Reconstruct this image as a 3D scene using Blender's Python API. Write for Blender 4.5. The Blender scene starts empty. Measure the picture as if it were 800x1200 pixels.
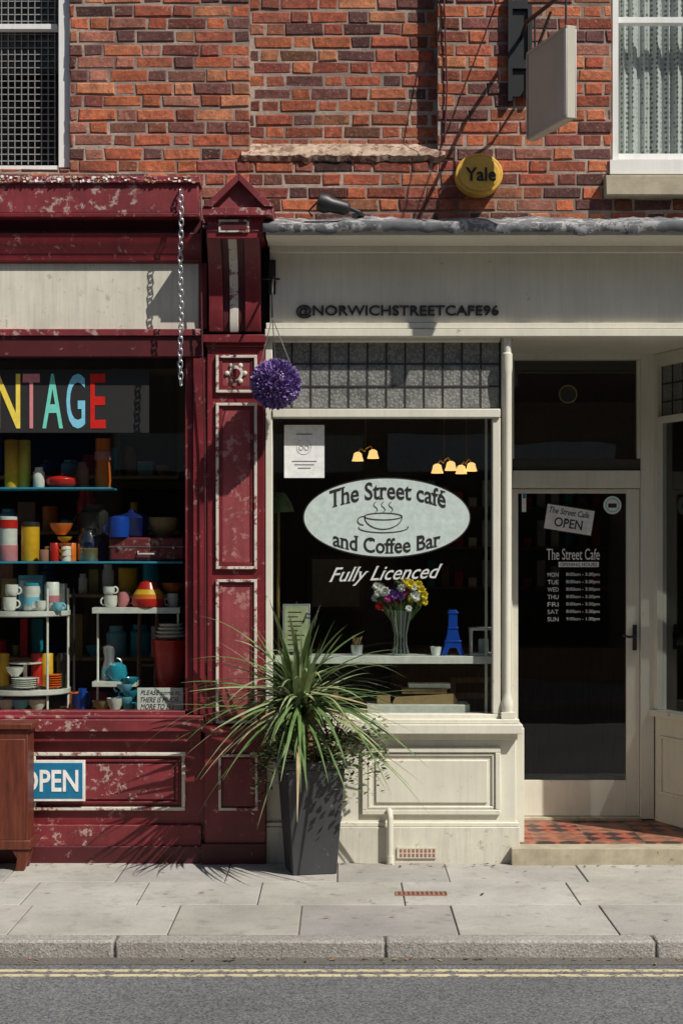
import bpy, math, random
from mathutils import Vector, Matrix, noise
random.seed(7)
D=9.75; HE=1.8
def K(y): return (D+y)/D
def X(px,y=0): return (px-400)/200*K(y)
def Z(py,y=0): return HE+(650-py)/200*K(y)
sc=bpy.context.scene
# ---------------------------------------------------------------- materials
def newmat(name):
    m=bpy.data.materials.new(name); m.use_nodes=True
    nt=m.node_tree; b=nt.nodes['Principled BSDF']; return m,nt,b
def N(nt,t,**kw):
    n=nt.nodes.new(t)
    for k,v in kw.items():
        if k in n.inputs: n.inputs[k].default_value=v
        else: setattr(n,k,v)
    return n
def coords(nt,scale=(1,1,1),rot=(0,0,0)):
    tc=N(nt,'ShaderNodeTexCoord'); mp=N(nt,'ShaderNodeMapping')
    mp.inputs['Scale'].default_value=scale; mp.inputs['Rotation'].default_value=rot
    nt.links.new(tc.outputs['Object'],mp.inputs['Vector']); return mp.outputs[0]
def ramp(nt,src,p0,p1,c0=(0,0,0,1),c1=(1,1,1,1)):
    r=N(nt,'ShaderNodeValToRGB'); e=r.color_ramp.elements
    e[0].position=p0;e[1].position=p1;e[0].color=c0;e[1].color=c1
    nt.links.new(src,r.inputs[0]); return r.outputs[0]
def mix(nt,f,a,b,mode='MIX'):
    m=N(nt,'ShaderNodeMix',data_type='RGBA',blend_type=mode)
    for s,v in ((m.inputs[0],f),(m.inputs[6],a),(m.inputs[7],b)):
        if isinstance(v,(int,float)): s.default_value=v
        elif isinstance(v,tuple): s.default_value=v if len(v)==4 else (*v,1)
        else: nt.links.new(v,s)
    return m.outputs[2]
def noisen(nt,vec,scale,detail=6,rough=.6):
    n=N(nt,'ShaderNodeTexNoise'); n.inputs['Scale'].default_value=scale
    n.inputs['Detail'].default_value=detail; n.inputs['Roughness'].default_value=rough
    nt.links.new(vec,n.inputs['Vector']); return n.outputs['Fac']
def bump(nt,b,h,strength=.3,dist=.01):
    bn=N(nt,'ShaderNodeBump'); bn.inputs['Strength'].default_value=strength; bn.inputs['Distance'].default_value=dist
    nt.links.new(h,bn.inputs['Height']); nt.links.new(bn.outputs[0],b.inputs['Normal'])
def g4(c,f): return tuple(min(1,v*f) for v in c[:3])+(1,)
def paint(name,c,wear=0.0,wearc=(.62,.6,.52),rough=.5,var=.12,bs=.15,scale=3.0,streak=.15,metal=0,local=True):
    m,nt,b=newmat(name); v=coords(nt)
    n1=noisen(nt,v,scale,8,.65)
    col=mix(nt,ramp(nt,n1,.3,.7),g4(c,1-var),g4(c,1+var))
    if streak:
        v2=coords(nt,(14,14,.9)); n2=noisen(nt,v2,2.2,6,.7)
        col=mix(nt,ramp(nt,n2,.45,.75,(0,0,0,1),(streak,streak,streak,1)),col,g4(c,.45))
    n3=noisen(nt,v,17,12,.75)
    if wear>0:
        mk=ramp(nt,n3,.66-wear*.2,.68-wear*.2)
        if local: mk=mix(nt,1.0,mk,ramp(nt,noisen(nt,v,2.6,5,.6),.45,.51),'MULTIPLY')
        col=mix(nt,mk,col,wearc)
    nt.links.new(col,b.inputs['Base Color']); b.inputs['Roughness'].default_value=rough; b.inputs['Metallic'].default_value=metal
    bump(nt,b,n3,bs,.004); return m
def plain(name,c,rough=.5,metal=0,em=0):
    m,nt,b=newmat(name); v=coords(nt); n=noisen(nt,v,25,5)
    nt.links.new(mix(nt,ramp(nt,n,.3,.7),g4(c,.85),g4(c,1.1)),b.inputs['Base Color'])
    b.inputs['Roughness'].default_value=rough; b.inputs['Metallic'].default_value=metal
    if em:
        b.inputs['Emission Color'].default_value=(*c,1); b.inputs['Emission Strength'].default_value=em
    return m
def glassm(name,tint=(.9,.93,.91),rough=0.0,boost=1.0):
    m=bpy.data.materials.new(name); m.use_nodes=True; nt=m.node_tree; nt.nodes.clear()
    o=N(nt,'ShaderNodeOutputMaterial'); t=N(nt,'ShaderNodeBsdfTransparent'); g=N(nt,'ShaderNodeBsdfGlossy')
    t.inputs[0].default_value=(*tint,1); g.inputs['Roughness'].default_value=rough
    f=N(nt,'ShaderNodeFresnel'); ge=N(nt,'ShaderNodeNewGeometry')
    io=N(nt,'ShaderNodeMapRange'); io.inputs['To Min'].default_value=1.5; io.inputs['To Max'].default_value=1/1.5
    nt.links.new(ge.outputs['Backfacing'],io.inputs['Value']); nt.links.new(io.outputs[0],f.inputs[0])
    mm=N(nt,'ShaderNodeMath',operation='MULTIPLY'); mm.inputs[1].default_value=boost; mm.use_clamp=True
    nt.links.new(f.outputs[0],mm.inputs[0])
    x=N(nt,'ShaderNodeMixShader'); nt.links.new(mm.outputs[0],x.inputs[0]); nt.links.new(t.outputs[0],x.inputs[1]); nt.links.new(g.outputs[0],x.inputs[2]); nt.links.new(x.outputs[0],o.inputs[0])
    v=coords(nt); n=noisen(nt,v,1.6,2); bn=N(nt,'ShaderNodeBump'); bn.inputs['Strength'].default_value=.05; bn.inputs['Distance'].default_value=.02
    nt.links.new(n,bn.inputs['Height']); nt.links.new(bn.outputs[0],g.inputs['Normal'])
    return m
M={}
M['cream']=paint('cream_paint',(.66,.635,.53),wear=.12,wearc=(.35,.33,.28),rough=.45,var=.08,bs=.1,streak=.2)
M['creamdirty']=paint('cream_weathered',(.62,.59,.49),wear=.35,wearc=(.45,.40,.3),rough=.6,var=.14,streak=.4)
M['red']=paint('maroon_paint',(.165,.016,.021),wear=.36,wearc=(.30,.15,.14),rough=.42,var=.4,bs=.35,streak=.45)
M['redworn']=paint('maroon_paint_worn',(.19,.022,.028),wear=.55,wearc=(.38,.26,.23),rough=.55,var=.4,bs=.5,streak=.5)
M['redpanel']=paint('maroon_faded',(.25,.045,.05),wear=.62,wearc=(.38,.17,.16),rough=.55,var=.3,bs=.4,streak=.5)
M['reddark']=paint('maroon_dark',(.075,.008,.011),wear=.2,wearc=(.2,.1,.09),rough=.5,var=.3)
M['whiteworn']=paint('white_trim_worn',(.60,.56,.48),wear=.7,wearc=(.22,.06,.06),rough=.6,var=.1,streak=.35)
M['flake']=paint('flaking_paint',(.2,.02,.03),wear=.75,wearc=(.55,.48,.43),rough=.6,var=.3,bs=.6)
M['white']=paint('white_gloss',(.76,.76,.73),wear=.15,wearc=(.4,.38,.34),rough=.4,var=.05,streak=.2)
M['stone']=paint('stone',(.4,.35,.25),wear=.3,wearc=(.22,.18,.12),rough=.85,var=.25,bs=.6,scale=8)
M['cement']=paint('cement_render',(.40,.30,.22),wear=.7,wearc=(.20,.11,.08),rough=.95,var=.45,bs=1.0,scale=11,local=False)
M['lead']=paint('lead_flashing',(.15,.155,.165),wear=.78,wearc=(.46,.46,.45),rough=.65,var=.4,bs=.7,scale=6)
M['black']=plain('black_metal',(.015,.015,.016),.45)
M['dark']=plain('dark_interior',(.018,.016,.014),.8)
M['dark2']=plain('dark_brown_wall',(.05,.043,.035),.8)
M['cafewall']=plain('cafe_wall_paint',(.16,.15,.12),.8)
M['floorin']=plain('dark_floor',(.07,.055,.04),.6)
M['olive']=plain('olive_panel',(.30,.24,.07),.7)
M['letter']=plain('letter_grey',(.025,.024,.022),.5)
M['glass']=glassm('window_glass')
M['glassdk']=glassm('dark_window_glass',(.7,.72,.72),boost=1.3)
M['vaseglass']=glassm('vase_glass',(.80,.88,.83),rough=.05,boost=4.5)
M['came']=plain('lead_came',(.02,.02,.02),.6)
M['chrome']=plain('galvanised_steel',(.55,.56,.58),.35,.8)
M['mesh']=plain('grille_wire',(.25,.25,.25),.6)
M['ochre']=plain('yellow_alarm_plastic',(.68,.40,.06),.5)
M['yellow']=plain('yellow_plastic',(.78,.42,.02),.4)
M['paper']=plain('white_paper',(.8,.8,.77),.7)
M['ovalc']=plain('pale_green_vinyl',(.52,.60,.56),.5)
M['ink']=plain('ink_black',(.012,.012,.012),.6)
M['silver']=plain('silver_vinyl',(.62,.63,.6),.5)
M['blue']=plain('blue_enamel',(.01,.16,.30),.4)
M['teal']=plain('teal_ceramic',(.02,.30,.42),.25)
M['cobalt']=plain('cobalt_blue',(.01,.06,.38),.3)
M['navy']=plain('navy_enamel',(.012,.02,.12),.3)
M['redpl']=plain('red_enamel',(.55,.02,.015),.3)
M['orange']=plain('orange_plastic',(.75,.16,.02),.35)
M['pink']=plain('pink_vinyl',(.62,.22,.24),.5)
M['mint']=plain('mint_vinyl',(.16,.62,.5),.5)
M['sky']=plain('skyblue_vinyl',(.2,.55,.72),.5)
M['yel2']=plain('lemon_vinyl',(.8,.62,.08),.5)
M['ceramic']=plain('white_ceramic',(.75,.73,.68),.25)
M['shelfblue']=plain('blue_shelf_edge',(.04,.30,.46),.4)
M['wicker']=plain('wicker',(.30,.2,.09),.8)
M['bulb']=plain('lit_lampshade',(1,.6,.22),.5,0,1.4)
M['terracotta']=plain('terracotta',(.32,.14,.09),.8)
M['gold']=plain('brass',(.6,.4,.15),.35,.8)
def woodm(name,c1,c2,rough=.45):
    m,nt,b=newmat(name); v=coords(nt,(18,18,1.6)); n=noisen(nt,v,2.5,8,.7)
    nt.links.new(mix(nt,ramp(nt,n,.35,.65),(*c1,1),(*c2,1)),b.inputs['Base Color']); b.inputs['Roughness'].default_value=rough; bump(nt,b,n,.15,.003); return m
M['wood']=woodm('mahogany',(.07,.014,.007),(.15,.035,.016))
M['woodlt']=woodm('oak',(.2,.12,.05),(.32,.2,.09))
def brickm():
    m,nt,b=newmat('old_red_brick'); v=coords(nt)
    at=N(nt,'ShaderNodeAttribute'); at.attribute_name='Col'
    n1=noisen(nt,v,22,10,.75); n2=noisen(nt,v,1.7,8,.7); n3=noisen(nt,v,60,8,.75)
    c=mix(nt,.9,at.outputs['Color'],ramp(nt,n1,.34,.66,(.40,.36,.36,1),(1.3,1.25,1.2,1)),'MULTIPLY')
    c=mix(nt,ramp(nt,n2,.48,.70,(0,0,0,1),(.7,.7,.7,1)),c,(.12,.055,.04,1))
    c=mix(nt,ramp(nt,n3,.57,.66,(0,0,0,1),(.55,.55,.55,1)),c,(.55,.38,.28,1))
    c=mix(nt,ramp(nt,n3,.33,.43,(.85,.85,.85,1),(0,0,0,1)),c,(.07,.035,.03,1))
    nt.links.new(c,b.inputs['Base Color']); b.inputs['Roughness'].default_value=.92; bump(nt,b,n1,1.0,.014); return m
M['brick']=brickm()
def mortarm():
    m,nt,b=newmat('mortar'); v=coords(nt); n1=noisen(nt,v,40,10,.75); n2=noisen(nt,v,2.5,5)
    c=mix(nt,ramp(nt,n1,.3,.7),(.22,.16,.13,1),(.56,.47,.39,1)); c=mix(nt,ramp(nt,n2,.42,.66,(0,0,0,1),(.85,.85,.85,1)),c,(.13,.09,.075,1))
    nt.links.new(c,b.inputs['Base Color']); b.inputs['Roughness'].default_value=.95; bump(nt,b,n1,.9,.008); return m
M['mortar']=mortarm()
def slabm():
    m,nt,b=newmat('paving_slab'); v=coords(nt); at=N(nt,'ShaderNodeAttribute'); at.attribute_name='Col'
    n1=noisen(nt,v,120,6,.8); n2=noisen(nt,v,1.7,8,.65); n3=noisen(nt,v,9,8,.7)
    c=mix(nt,1.0,at.outputs['Color'],ramp(nt,n1,.3,.7,(.72,.72,.72,1),(1.15,1.15,1.15,1)),'MULTIPLY')
    c=mix(nt,1.0,c,ramp(nt,n2,.3,.7,(.68,.67,.66,1),(1.08,1.08,1.08,1)),'MULTIPLY')
    c=mix(nt,ramp(nt,n3,.54,.70,(0,0,0,1),(.5,.5,.5,1)),c,(.15,.14,.125,1))
    vo=N(nt,'ShaderNodeTexVoronoi'); vo.inputs['Scale'].default_value=5.0; nt.links.new(v,vo.inputs['Vector'])
    c=mix(nt,ramp(nt,vo.outputs['Distance'],.05,.10,(.7,.7,.7,1),(0,0,0,1)),c,(.13,.12,.11,1))
    nt.links.new(c,b.inputs['Base Color']); b.inputs['Roughness'].default_value=.85; bump(nt,b,n1,.3,.003); return m
M['slab']=slabm()
def groundm(name,c,sc_=150,var=.4,patch=.15):
    m,nt,b=newmat(name); v=coords(nt); vo=N(nt,'ShaderNodeTexVoronoi'); vo.inputs['Scale'].default_value=sc_; nt.links.new(v,vo.inputs['Vector'])
    n2=noisen(nt,v,.9,8,.6)
    c1=mix(nt,ramp(nt,vo.outputs['Color'],.1,.9),g4(c,1-var),g4(c,1+var))
    c1=mix(nt,1.0,c1,ramp(nt,n2,.3,.7,(1-patch,)*3+(1,),(1+patch,)*3+(1,)),'MULTIPLY')
    nt.links.new(c1,b.inputs['Base Color']); b.inputs['Roughness'].default_value=.85; bump(nt,b,vo.outputs['Distance'],.5,.004); return m
M['asphalt']=groundm('asphalt',(.125,.122,.128),110,.55,.2)
M['earth']=groundm('ground_mat',(.12,.115,.11),20)
M['joint']=groundm('joint_sand',(.12,.11,.095),200)
M['kerb']=groundm('kerb_stone',(.30,.285,.26),110,.3,.3)
M['yline']=paint('road_line_paint',(.58,.50,.30),wear=.7,wearc=(.2,.18,.15),rough=.8,var=.15,bs=.5,local=False)
def obscure():
    m,nt,b=newmat('pebbled_glass'); v=coords(nt); vo=N(nt,'ShaderNodeTexVoronoi'); vo.inputs['Scale'].default_value=62; nt.links.new(v,vo.inputs['Vector'])
    n=noisen(nt,v,5,4)
    c=mix(nt,ramp(nt,n,.3,.7),(.09,.095,.09,1),(.22,.22,.2,1)); c=mix(nt,ramp(nt,vo.outputs['Distance'],.1,.6,(.6,.6,.6,1),(0,0,0,1)),c,(.36,.36,.33,1))
    nt.links.new(c,b.inputs['Base Color']); b.inputs['Roughness'].default_value=.36
    b.inputs['Specular IOR Level'].default_value=.5
    bump(nt,b,vo.outputs['Distance'],.5,.007); return m
M['obscure']=obscure()
def tilem():
    m,nt,b=newmat('porch_tiles'); v=coords(nt,(1,1,1),(0,0,math.radians(45))); ch=N(nt,'ShaderNodeTexChecker'); ch.inputs['Scale'].default_value=9.5
    nt.links.new(v,ch.inputs['Vector']); n=noisen(nt,v,14,6)
    ch.inputs['Color1'].default_value=(.36,.10,.06,1); ch.inputs['Color2'].default_value=(.05,.04,.04,1)
    v2=coords(nt); ch2=N(nt,'ShaderNodeTexChecker'); ch2.inputs['Scale'].default_value=3.1; nt.links.new(v2,ch2.inputs['Vector'])
    c=mix(nt,ch2.outputs['Fac'],ch.outputs[0],(.42,.2,.12,1))
    c2=mix(nt,.5,ch.outputs[0],c)
    c3=mix(nt,1.0,c2,ramp(nt,n,.3,.7,(.5,.5,.5,1),(1.2,1.2,1.2,1)),'MULTIPLY')
    nt.links.new(c3,b.inputs['Base Color']); b.inputs['Roughness'].default_value=.5; return m
M['tile']=tilem()
def lacem():
    m,nt,b=newmat('net_curtain'); v=coords(nt,(1,1,1)); vo=N(nt,'ShaderNodeTexVoronoi'); vo.inputs['Scale'].default_value=34; vo.inputs['Randomness'].default_value=.3; nt.links.new(v,vo.inputs['Vector'])
    c=mix(nt,ramp(nt,vo.outputs['Distance'],.2,.42),(.14,.145,.15,1),(.62,.62,.62,1))
    nt.links.new(c,b.inputs['Base Color']); b.inputs['Roughness'].default_value=.9; return m
M['lace']=lacem()
def leafm(name,c1,c2):
    m,nt,b=newmat(name); v=coords(nt); n=noisen(nt,v,9,4)
    nt.links.new(mix(nt,ramp(nt,n,.35,.65),(*c1,1),(*c2,1)),b.inputs['Base Color']); b.inputs['Roughness'].default_value=.38
    return m
M['leaf']=leafm('strap_leaf',(.06,.12,.035),(.14,.21,.07))
M['leafpale']=leafm('strap_leaf_pale',(.17,.24,.10),(.34,.38,.20))
M['leafdry']=leafm('strap_leaf_dry',(.26,.19,.10),(.4,.32,.18))
M['leafsm']=leafm('ivy_leaf',(.045,.09,.025),(.12,.17,.06))
M['leafvar']=leafm('variegated_leaf',(.25,.28,.14),(.45,.46,.3))
M['leafred']=leafm('bronze_leaf',(.07,.02,.02),(.15,.05,.04))
M['purple']=leafm('purple_petal',(.17,.10,.33),(.36,.25,.55))
M['purpled']=leafm('purple_petal_dark',(.06,.03,.13),(.12,.06,.22))
M['pyel']=plain('yellow_petal',(.85,.66,.05),.6); M['pwht']=plain('white_petal',(.82,.8,.76),.6)
M['pmag']=plain('magenta_petal',(.5,.05,.25),.6); M['ppur']=plain('violet_petal',(.24,.08,.42),.6)
M['slate']=paint('slate_grey_planter',(.04,.042,.046),wear=.3,wearc=(.12,.12,.12),rough=.5,var=.25,streak=.2)
M['soil']=plain('soil',(.03,.02,.012),.95)
M['signface']=paint('sign_board_paint',(.46,.42,.34),rough=.6,var=.08)
M['roof']=plain('slate_roof',(.08,.08,.09),.8)
M['opp']=paint('opposite_brick',(.28,.16,.11),wear=.3,wearc=(.3,.26,.22),rough=.9,var=.3)

# ---------------------------------------------------------------- builder
class B:
    def __init__(s,name,parent=None,bevel=0,smooth=35,jitter=0):
        s.n=name;s.p=parent;s.bv=bevel;s.v=[];s.f=[];s.m=[];s.mats=[];s.c=[];s.sm=smooth;s.T=None
    def mi(s,m):
        if m not in s.mats: s.mats.append(m)
        return s.mats.index(m)
    def add(s,vs,fs,m,col=(1,1,1)):
        o=len(s.v)
        if s.T is not None: vs=[tuple(s.T@Vector(v)) for v in vs]
        s.v+=vs
        i=s.mi(m)
        for f in fs: s.f.append(tuple(o+k for k in f)); s.m.append(i); s.c.append(col)
    def box(s,x0,x1,y0,y1,z0,z1,m,col=(1,1,1)):
        x0,x1=sorted((x0,x1));y0,y1=sorted((y0,y1));z0,z1=sorted((z0,z1))
        s.add([(x0,y0,z0),(x1,y0,z0),(x1,y1,z0),(x0,y1,z0),(x0,y0,z1),(x1,y0,z1),(x1,y1,z1),(x0,y1,z1)],
              [(0,3,2,1),(4,5,6,7),(0,1,5,4),(1,2,6,5),(2,3,7,6),(3,0,4,7)],m,col)
    def pb(s,x0,y0,x1,y1,yf,yb,m):
        s.box(X(x0,yf),X(x1,yf),yf,yb,Z(y1,yf),Z(y0,yf),m)
    def frame(s,x0,y0,x1,y1,w,yf,yb,m):
        s.pb(x0,y0,x1,y0+w,yf,yb,m); s.pb(x0,y1-w,x1,y1,yf,yb,m)
        s.pb(x0,y0+w,x0+w,y1-w,yf,yb,m); s.pb(x1-w,y0+w,x1,y1-w,yf,yb,m)
    def prism(s,pts,yf,yb,m):
        n=len(pts)
        s.add([(x,yf,z) for x,z in pts]+[(x,yb,z) for x,z in pts],
              [tuple(range(n)),tuple(range(2*n-1,n-1,-1))]+[(i,i+n,(i+1)%n+n,(i+1)%n) for i in range(n)],m)
    def prismx(s,x0,x1,pts,m):
        n=len(pts)
        s.add([(x0,y,z) for y,z in pts]+[(x1,y,z) for y,z in pts],
              [tuple(range(n)),tuple(range(2*n-1,n-1,-1))]+[(i,i+n,(i+1)%n+n,(i+1)%n) for i in range(n)],m)
    def lathe(s,c,prof,m,n=24,cap=True):
        vs=[];fs=[]
        for r,z in prof:
            for i in range(n):
                a=2*math.pi*i/n; vs.append((c[0]+r*math.cos(a),c[1]+r*math.sin(a),c[2]+z))
        for j in range(len(prof)-1):
            for i in range(n):
                k=(i+1)%n; fs.append((j*n+i,j*n+k,(j+1)*n+k,(j+1)*n+i))
        if cap:
            fs.append(tuple(range(n-1,-1,-1))); fs.append(tuple((len(prof)-1)*n+i for i in range(n)))
        s.add(vs,fs,m)
    def tube(s,pts,r,m,n=6,closed=False,r1=None):
        pts=[Vector(p) for p in pts]; vs=[];fs=[];L=len(pts); up=None
        for i,p in enumerate(pts):
            if closed: t=(pts[(i+1)%L]-pts[i-1])
            else: t=pts[min(i+1,L-1)]-pts[max(i-1,0)]
            t.normalize()
            if up is None:
                up=Vector((0,0,1)) if abs(t.z)<.9 else Vector((1,0,0))
            a=t.cross(up)
            if a.length<1e-4: a=t.cross(Vector((0,1,0)))
            a.normalize(); b_=t.cross(a); up=-b_ if b_.dot(up)<0 else b_
            b_=up; rr=r if r1 is None else r+(r1-r)*i/(L-1)
            for k in range(n):
                an=2*math.pi*k/n; vs.append(tuple(p+a*math.cos(an)*rr+b_*math.sin(an)*rr))
        for i in range(L if closed else L-1):
            j=(i+1)%L
            for k in range(n): q=(k+1)%n; fs.append((i*n+k,i*n+q,j*n+q,j*n+k))
        if not closed: fs.append(tuple(range(n))); fs.append(tuple((L-1)*n+k for k in range(n)))
        s.add(vs,fs,m)
    def ell(s,c,r,m,nu=16,nv=10):
        rx,ry,rz=(r,r,r) if isinstance(r,(int,float)) else r
        vs=[];fs=[]
        for j in range(nv+1):
            ph=math.pi*(j+.001)/(nv+.002)
            for i in range(nu):
                a=2*math.pi*i/nu; vs.append((c[0]+rx*math.sin(ph)*math.cos(a),c[1]+ry*math.sin(ph)*math.sin(a),c[2]+rz*math.cos(ph)))
        for j in range(nv):
            for i in range(nu): k=(i+1)%nu; fs.append((j*nu+i,(j+1)*nu+i,(j+1)*nu+k,j*nu+k))
        s.add(vs,fs,m)
    def disc(s,cx,cz,rx,rz,yf,yb,m,n=48):
        s.prism([(cx+rx*math.cos(-2*math.pi*i/n),cz+rz*math.sin(-2*math.pi*i/n)) for i in range(n)][::-1],yf,yb,m)
    def build(s):
        me=bpy.data.meshes.new(s.n)
        mn=[min(v[i] for v in s.v) for i in range(3)]; mx=[max(v[i] for v in s.v) for i in range(3)]
        c=Vector(((mn[0]+mx[0])/2,(mn[1]+mx[1])/2,mn[2]))
        me.from_pydata([tuple(Vector(v)-c) for v in s.v],[],s.f)
        for m in s.mats: me.materials.append(m if not isinstance(m,str) else M[m])
        me.polygons.foreach_set('material_index',s.m)
        ca=me.color_attributes.new('Col','FLOAT_COLOR','CORNER')
        d=[]
        for p,col in zip(me.polygons,s.c): d+=[*col,1]*p.loop_total
        ca.data.foreach_set('color',d)
        me.polygons.foreach_set('use_smooth',[True]*len(me.polygons)); me.update()
        me.set_sharp_from_angle(angle=math.radians(s.sm))
        o=bpy.data.objects.new(s.n,me); sc.collection.objects.link(o)
        o.location=c
        if s.p: o.parent=s.p; o.location=c-s.p.location
        if s.bv:
            b=o.modifiers.new('bevel','BEVEL'); b.width=s.bv; b.segments=2; b.limit_method='ANGLE'; b.angle_limit=math.radians(40); b.harden_normals=False
        return o
def empty(name,loc):
    e=bpy.data.objects.new(name,None); e.location=loc; e.empty_display_size=.2; sc.collection.objects.link(e); return e
def text(name,s,x0,x1,ytop,ybot,y,m,parent=None,off=0.0,shear=0,ext=.0015,warp=None,builder=None,rot=0,serif=0):
    cu=bpy.data.curves.new(name+'_c','FONT'); cu.body=s; cu.offset=off; cu.shear=shear; cu.resolution_u=4
    ob=bpy.data.objects.new(name+'_t',cu); sc.collection.objects.link(ob)
    dg=bpy.context.evaluated_depsgraph_get(); dg.update(); me=ob.evaluated_get(dg).to_mesh()
    vs=[v.co.copy() for v in me.vertices]; fs=[tuple(p.vertices) for p in me.polygons]; ob.evaluated_get(dg).to_mesh_clear()
    bpy.data.objects.remove(ob)
    a=min(v.x for v in vs);b=max(v.x for v in vs);c=min(v.y for v in vs);d=max(v.y for v in vs)
    X0,X1,Z0,Z1=X(x0,y),X(x1,y),Z(ybot,y),Z(ytop,y)
    def tr(v):
        u=(v[0]-a)/(b-a); w=(v[1]-c)/(d-c)
        px=X0+u*(X1-X0); pz=Z0+w*(Z1-Z0)
        if warp: px,pz=warp(u*2-1,w,px,pz)
        if rot:
            cx,cz=(X0+X1)/2,(Z0+Z1)/2; dx,dz=px-cx,pz-cz
            px=cx+dx*math.cos(rot)-dz*math.sin(rot); pz=cz+dx*math.sin(rot)+dz*math.cos(rot)
        return (px,pz)
    out=[tr((v.x,v.y)) for v in vs]
    n=len(out)
    ec={}
    for f in fs:
        for i in range(len(f)):
            e=(f[i],f[(i+1)%len(f)]); k=tuple(sorted(e)); ec.setdefault(k,[]).append(e)
    V=[(p[0],y,p[1]) for p in out]+[(p[0],y+ext,p[1]) for p in out]
    F=[f for f in fs]
    F+= [tuple(i+n for i in f[::-1]) for f in fs]
    for k,l in ec.items():
        if len(l)==1: e=l[0]; F.append((e[1],e[0],e[0]+n,e[1]+n))
    bb=builder or B(name,parent); bb.add(V,F,m)
    if serif:
        q=0
        for k,l in ec.items():
            if len(l)!=1: continue
            p,r_=vs[k[0]],vs[k[1]]
            if abs(p.y-r_.y)>.004: continue
            ln=abs(p.x-r_.x)
            if ln<.05 or ln>.19: continue
            zz=(p.y+r_.y)/2
            if zz<.06: lo,hi=zz,zz+.045
            elif zz>.42: lo,hi=zz-.045,zz
            else: continue
            xa,xb=min(p.x,r_.x)-serif,max(p.x,r_.x)+serif; q+=1
            pts=[tr(t) for t in ((xa,lo),(xb,lo),(xb,hi),(xa,hi))]
            yy=y-.0006-.00005*(q%5)
            bb.add([(u_,yy,v_) for u_,v_ in pts]+[(u_,y+ext*.9,v_) for u_,v_ in pts],[(0,1,2,3),(7,6,5,4),(0,4,5,1),(1,5,6,2),(2,6,7,3),(3,7,4,0)],m)
    return bb.build() if builder is None else None

# ================================================================ TERRACE (brick upper storey)
ter=empty('brick_terrace_building',(0,0.05,3.1))
YW=.05
pal=[(.54,.150,.068),(.50,.125,.058),(.60,.19,.085),(.40,.095,.05),(.30,.075,.055),(.64,.25,.12),(.46,.13,.075),(.20,.07,.06),(.58,.165,.068),(.48,.19,.13),(.15,.06,.055)]
def bricks(b,xa,xb,za,zb,yf,dark=1.0,seed=1):
    rnd=random.Random(seed)
    H=.0765; U=.345
    i0=int(za/H)-1; i1=int(zb/H)+2
    for i in range(i0,i1):
        z0=i*H+.003*math.sin(i*2.3); z1=z0+.0645
        a,bz=max(z0,za),min(z1,zb)
        if bz-a<.012: continue
        off=(U/2 if i%2 else 0)+math.sin(i*1.7)*.018
        j0=int((xa-off)/U)-2; j1=int((xb-off)/U)+2
        for j in range(j0,j1):
            for (s0,l) in ((0,.217),(.2285,.105)):
                x0=off+j*U+s0; x1=x0+l
                p,q=max(x0,xa),min(x1,xb)
                if q-p<.02: continue
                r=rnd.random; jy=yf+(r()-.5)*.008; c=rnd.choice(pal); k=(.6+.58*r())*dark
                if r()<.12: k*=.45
                col=(c[0]*k,c[1]*k,c[2]*k); e=.004+r()*.004
                J=lambda: (r()-.5)*.010
                o=[(p+J(),a+J()*.7),(q+J(),a+J()*.7),(q+J(),bz+J()*.7),(p+J(),bz+J()*.7)]
                inn=[(o[0][0]+e,o[0][1]+e),(o[1][0]-e,o[1][1]+e),(o[2][0]-e,o[2][1]-e),(o[3][0]+e,o[3][1]-e)]
                V=[(x,jy+(r()-.5)*.003,z) for x,z in inn]+[(x,jy+.005,z) for x,z in o]+[(x,yf+.04,z) for x,z in o]
                F=[(0,1,2,3)]+[(k_,k_+4,(k_+1)%4+4,(k_+1)%4) for k_ in range(4)]+[(k_+4,k_+8,(k_+1)%4+8,(k_+1)%4+4) for k_ in range(4)]
                b.add(V,F,'brick',col)
ZT=6.5; ZB=Z(268,YW)
XL,XR=-5.5,5.5
w=B('brickwork',ter,smooth=20); mo=B('mortar_wall',ter)
def reg(xa,xb,za,zb,yf=YW,dark=1.,seed=1):
    bricks(w,xa,xb,za,zb,yf,dark,seed); mo.box(xa,xb,yf+.0055,.38,za,zb,'mortar')
lw0,lw1,lwb=X(-110,YW),X(82,YW),Z(198,YW); rw0,rw1,rwb=X(716,YW),X(910,YW),Z(228,YW); WT=5.9
reg(XL,lw0,ZB,ZT,seed=2); reg(lw0,lw1,ZB,lwb,seed=3); reg(lw0,lw1,WT,ZT,seed=4)
xm0,xm1=X(292,YW),X(513,YW)
reg(lw1,xm0,ZB,ZT,seed=5)
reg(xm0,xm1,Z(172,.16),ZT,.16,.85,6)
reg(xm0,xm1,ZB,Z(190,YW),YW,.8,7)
reg(xm1,rw0,ZB,ZT,seed=8); reg(rw0,rw1,ZB,rwb,seed=9); reg(rw0,rw1,WT,ZT,seed=10); reg(rw1,XR,ZB,ZT,seed=11)
w.build(); mo.build()
b=B('cement_ledge',ter,smooth=40)
n=130; xs=[X(283,YW)+(X(521,YW)-X(283,YW))*i/n for i in range(n+1)]
V=[];F=[]
for i,x in enumerate(xs):
    q=noise.noise(Vector((x*6,0,3)))*.012+noise.noise(Vector((x*31,1,3)))*.010; q2=noise.noise(Vector((x*17,5,3)))*.02
    V+=[(x,.165,Z(168,.16)+q*.3),(x,.035+q2*.5,Z(177,0)+q),(x,.024+q2*.6,Z(181,0)+q2),(x,.040+q*.4,Z(186,0)+q+q2),(x,.062,Z(190,YW)+q2)]
for i in range(n):
    for k in range(4): a=i*5+k; F.append((a,a+5,a+6,a+1))
F.append((0,1,2,3,4)); F.append(tuple(n*5+k for k in (4,3,2,1,0)))
b.add(V,F,'cement'); b.build()
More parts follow.
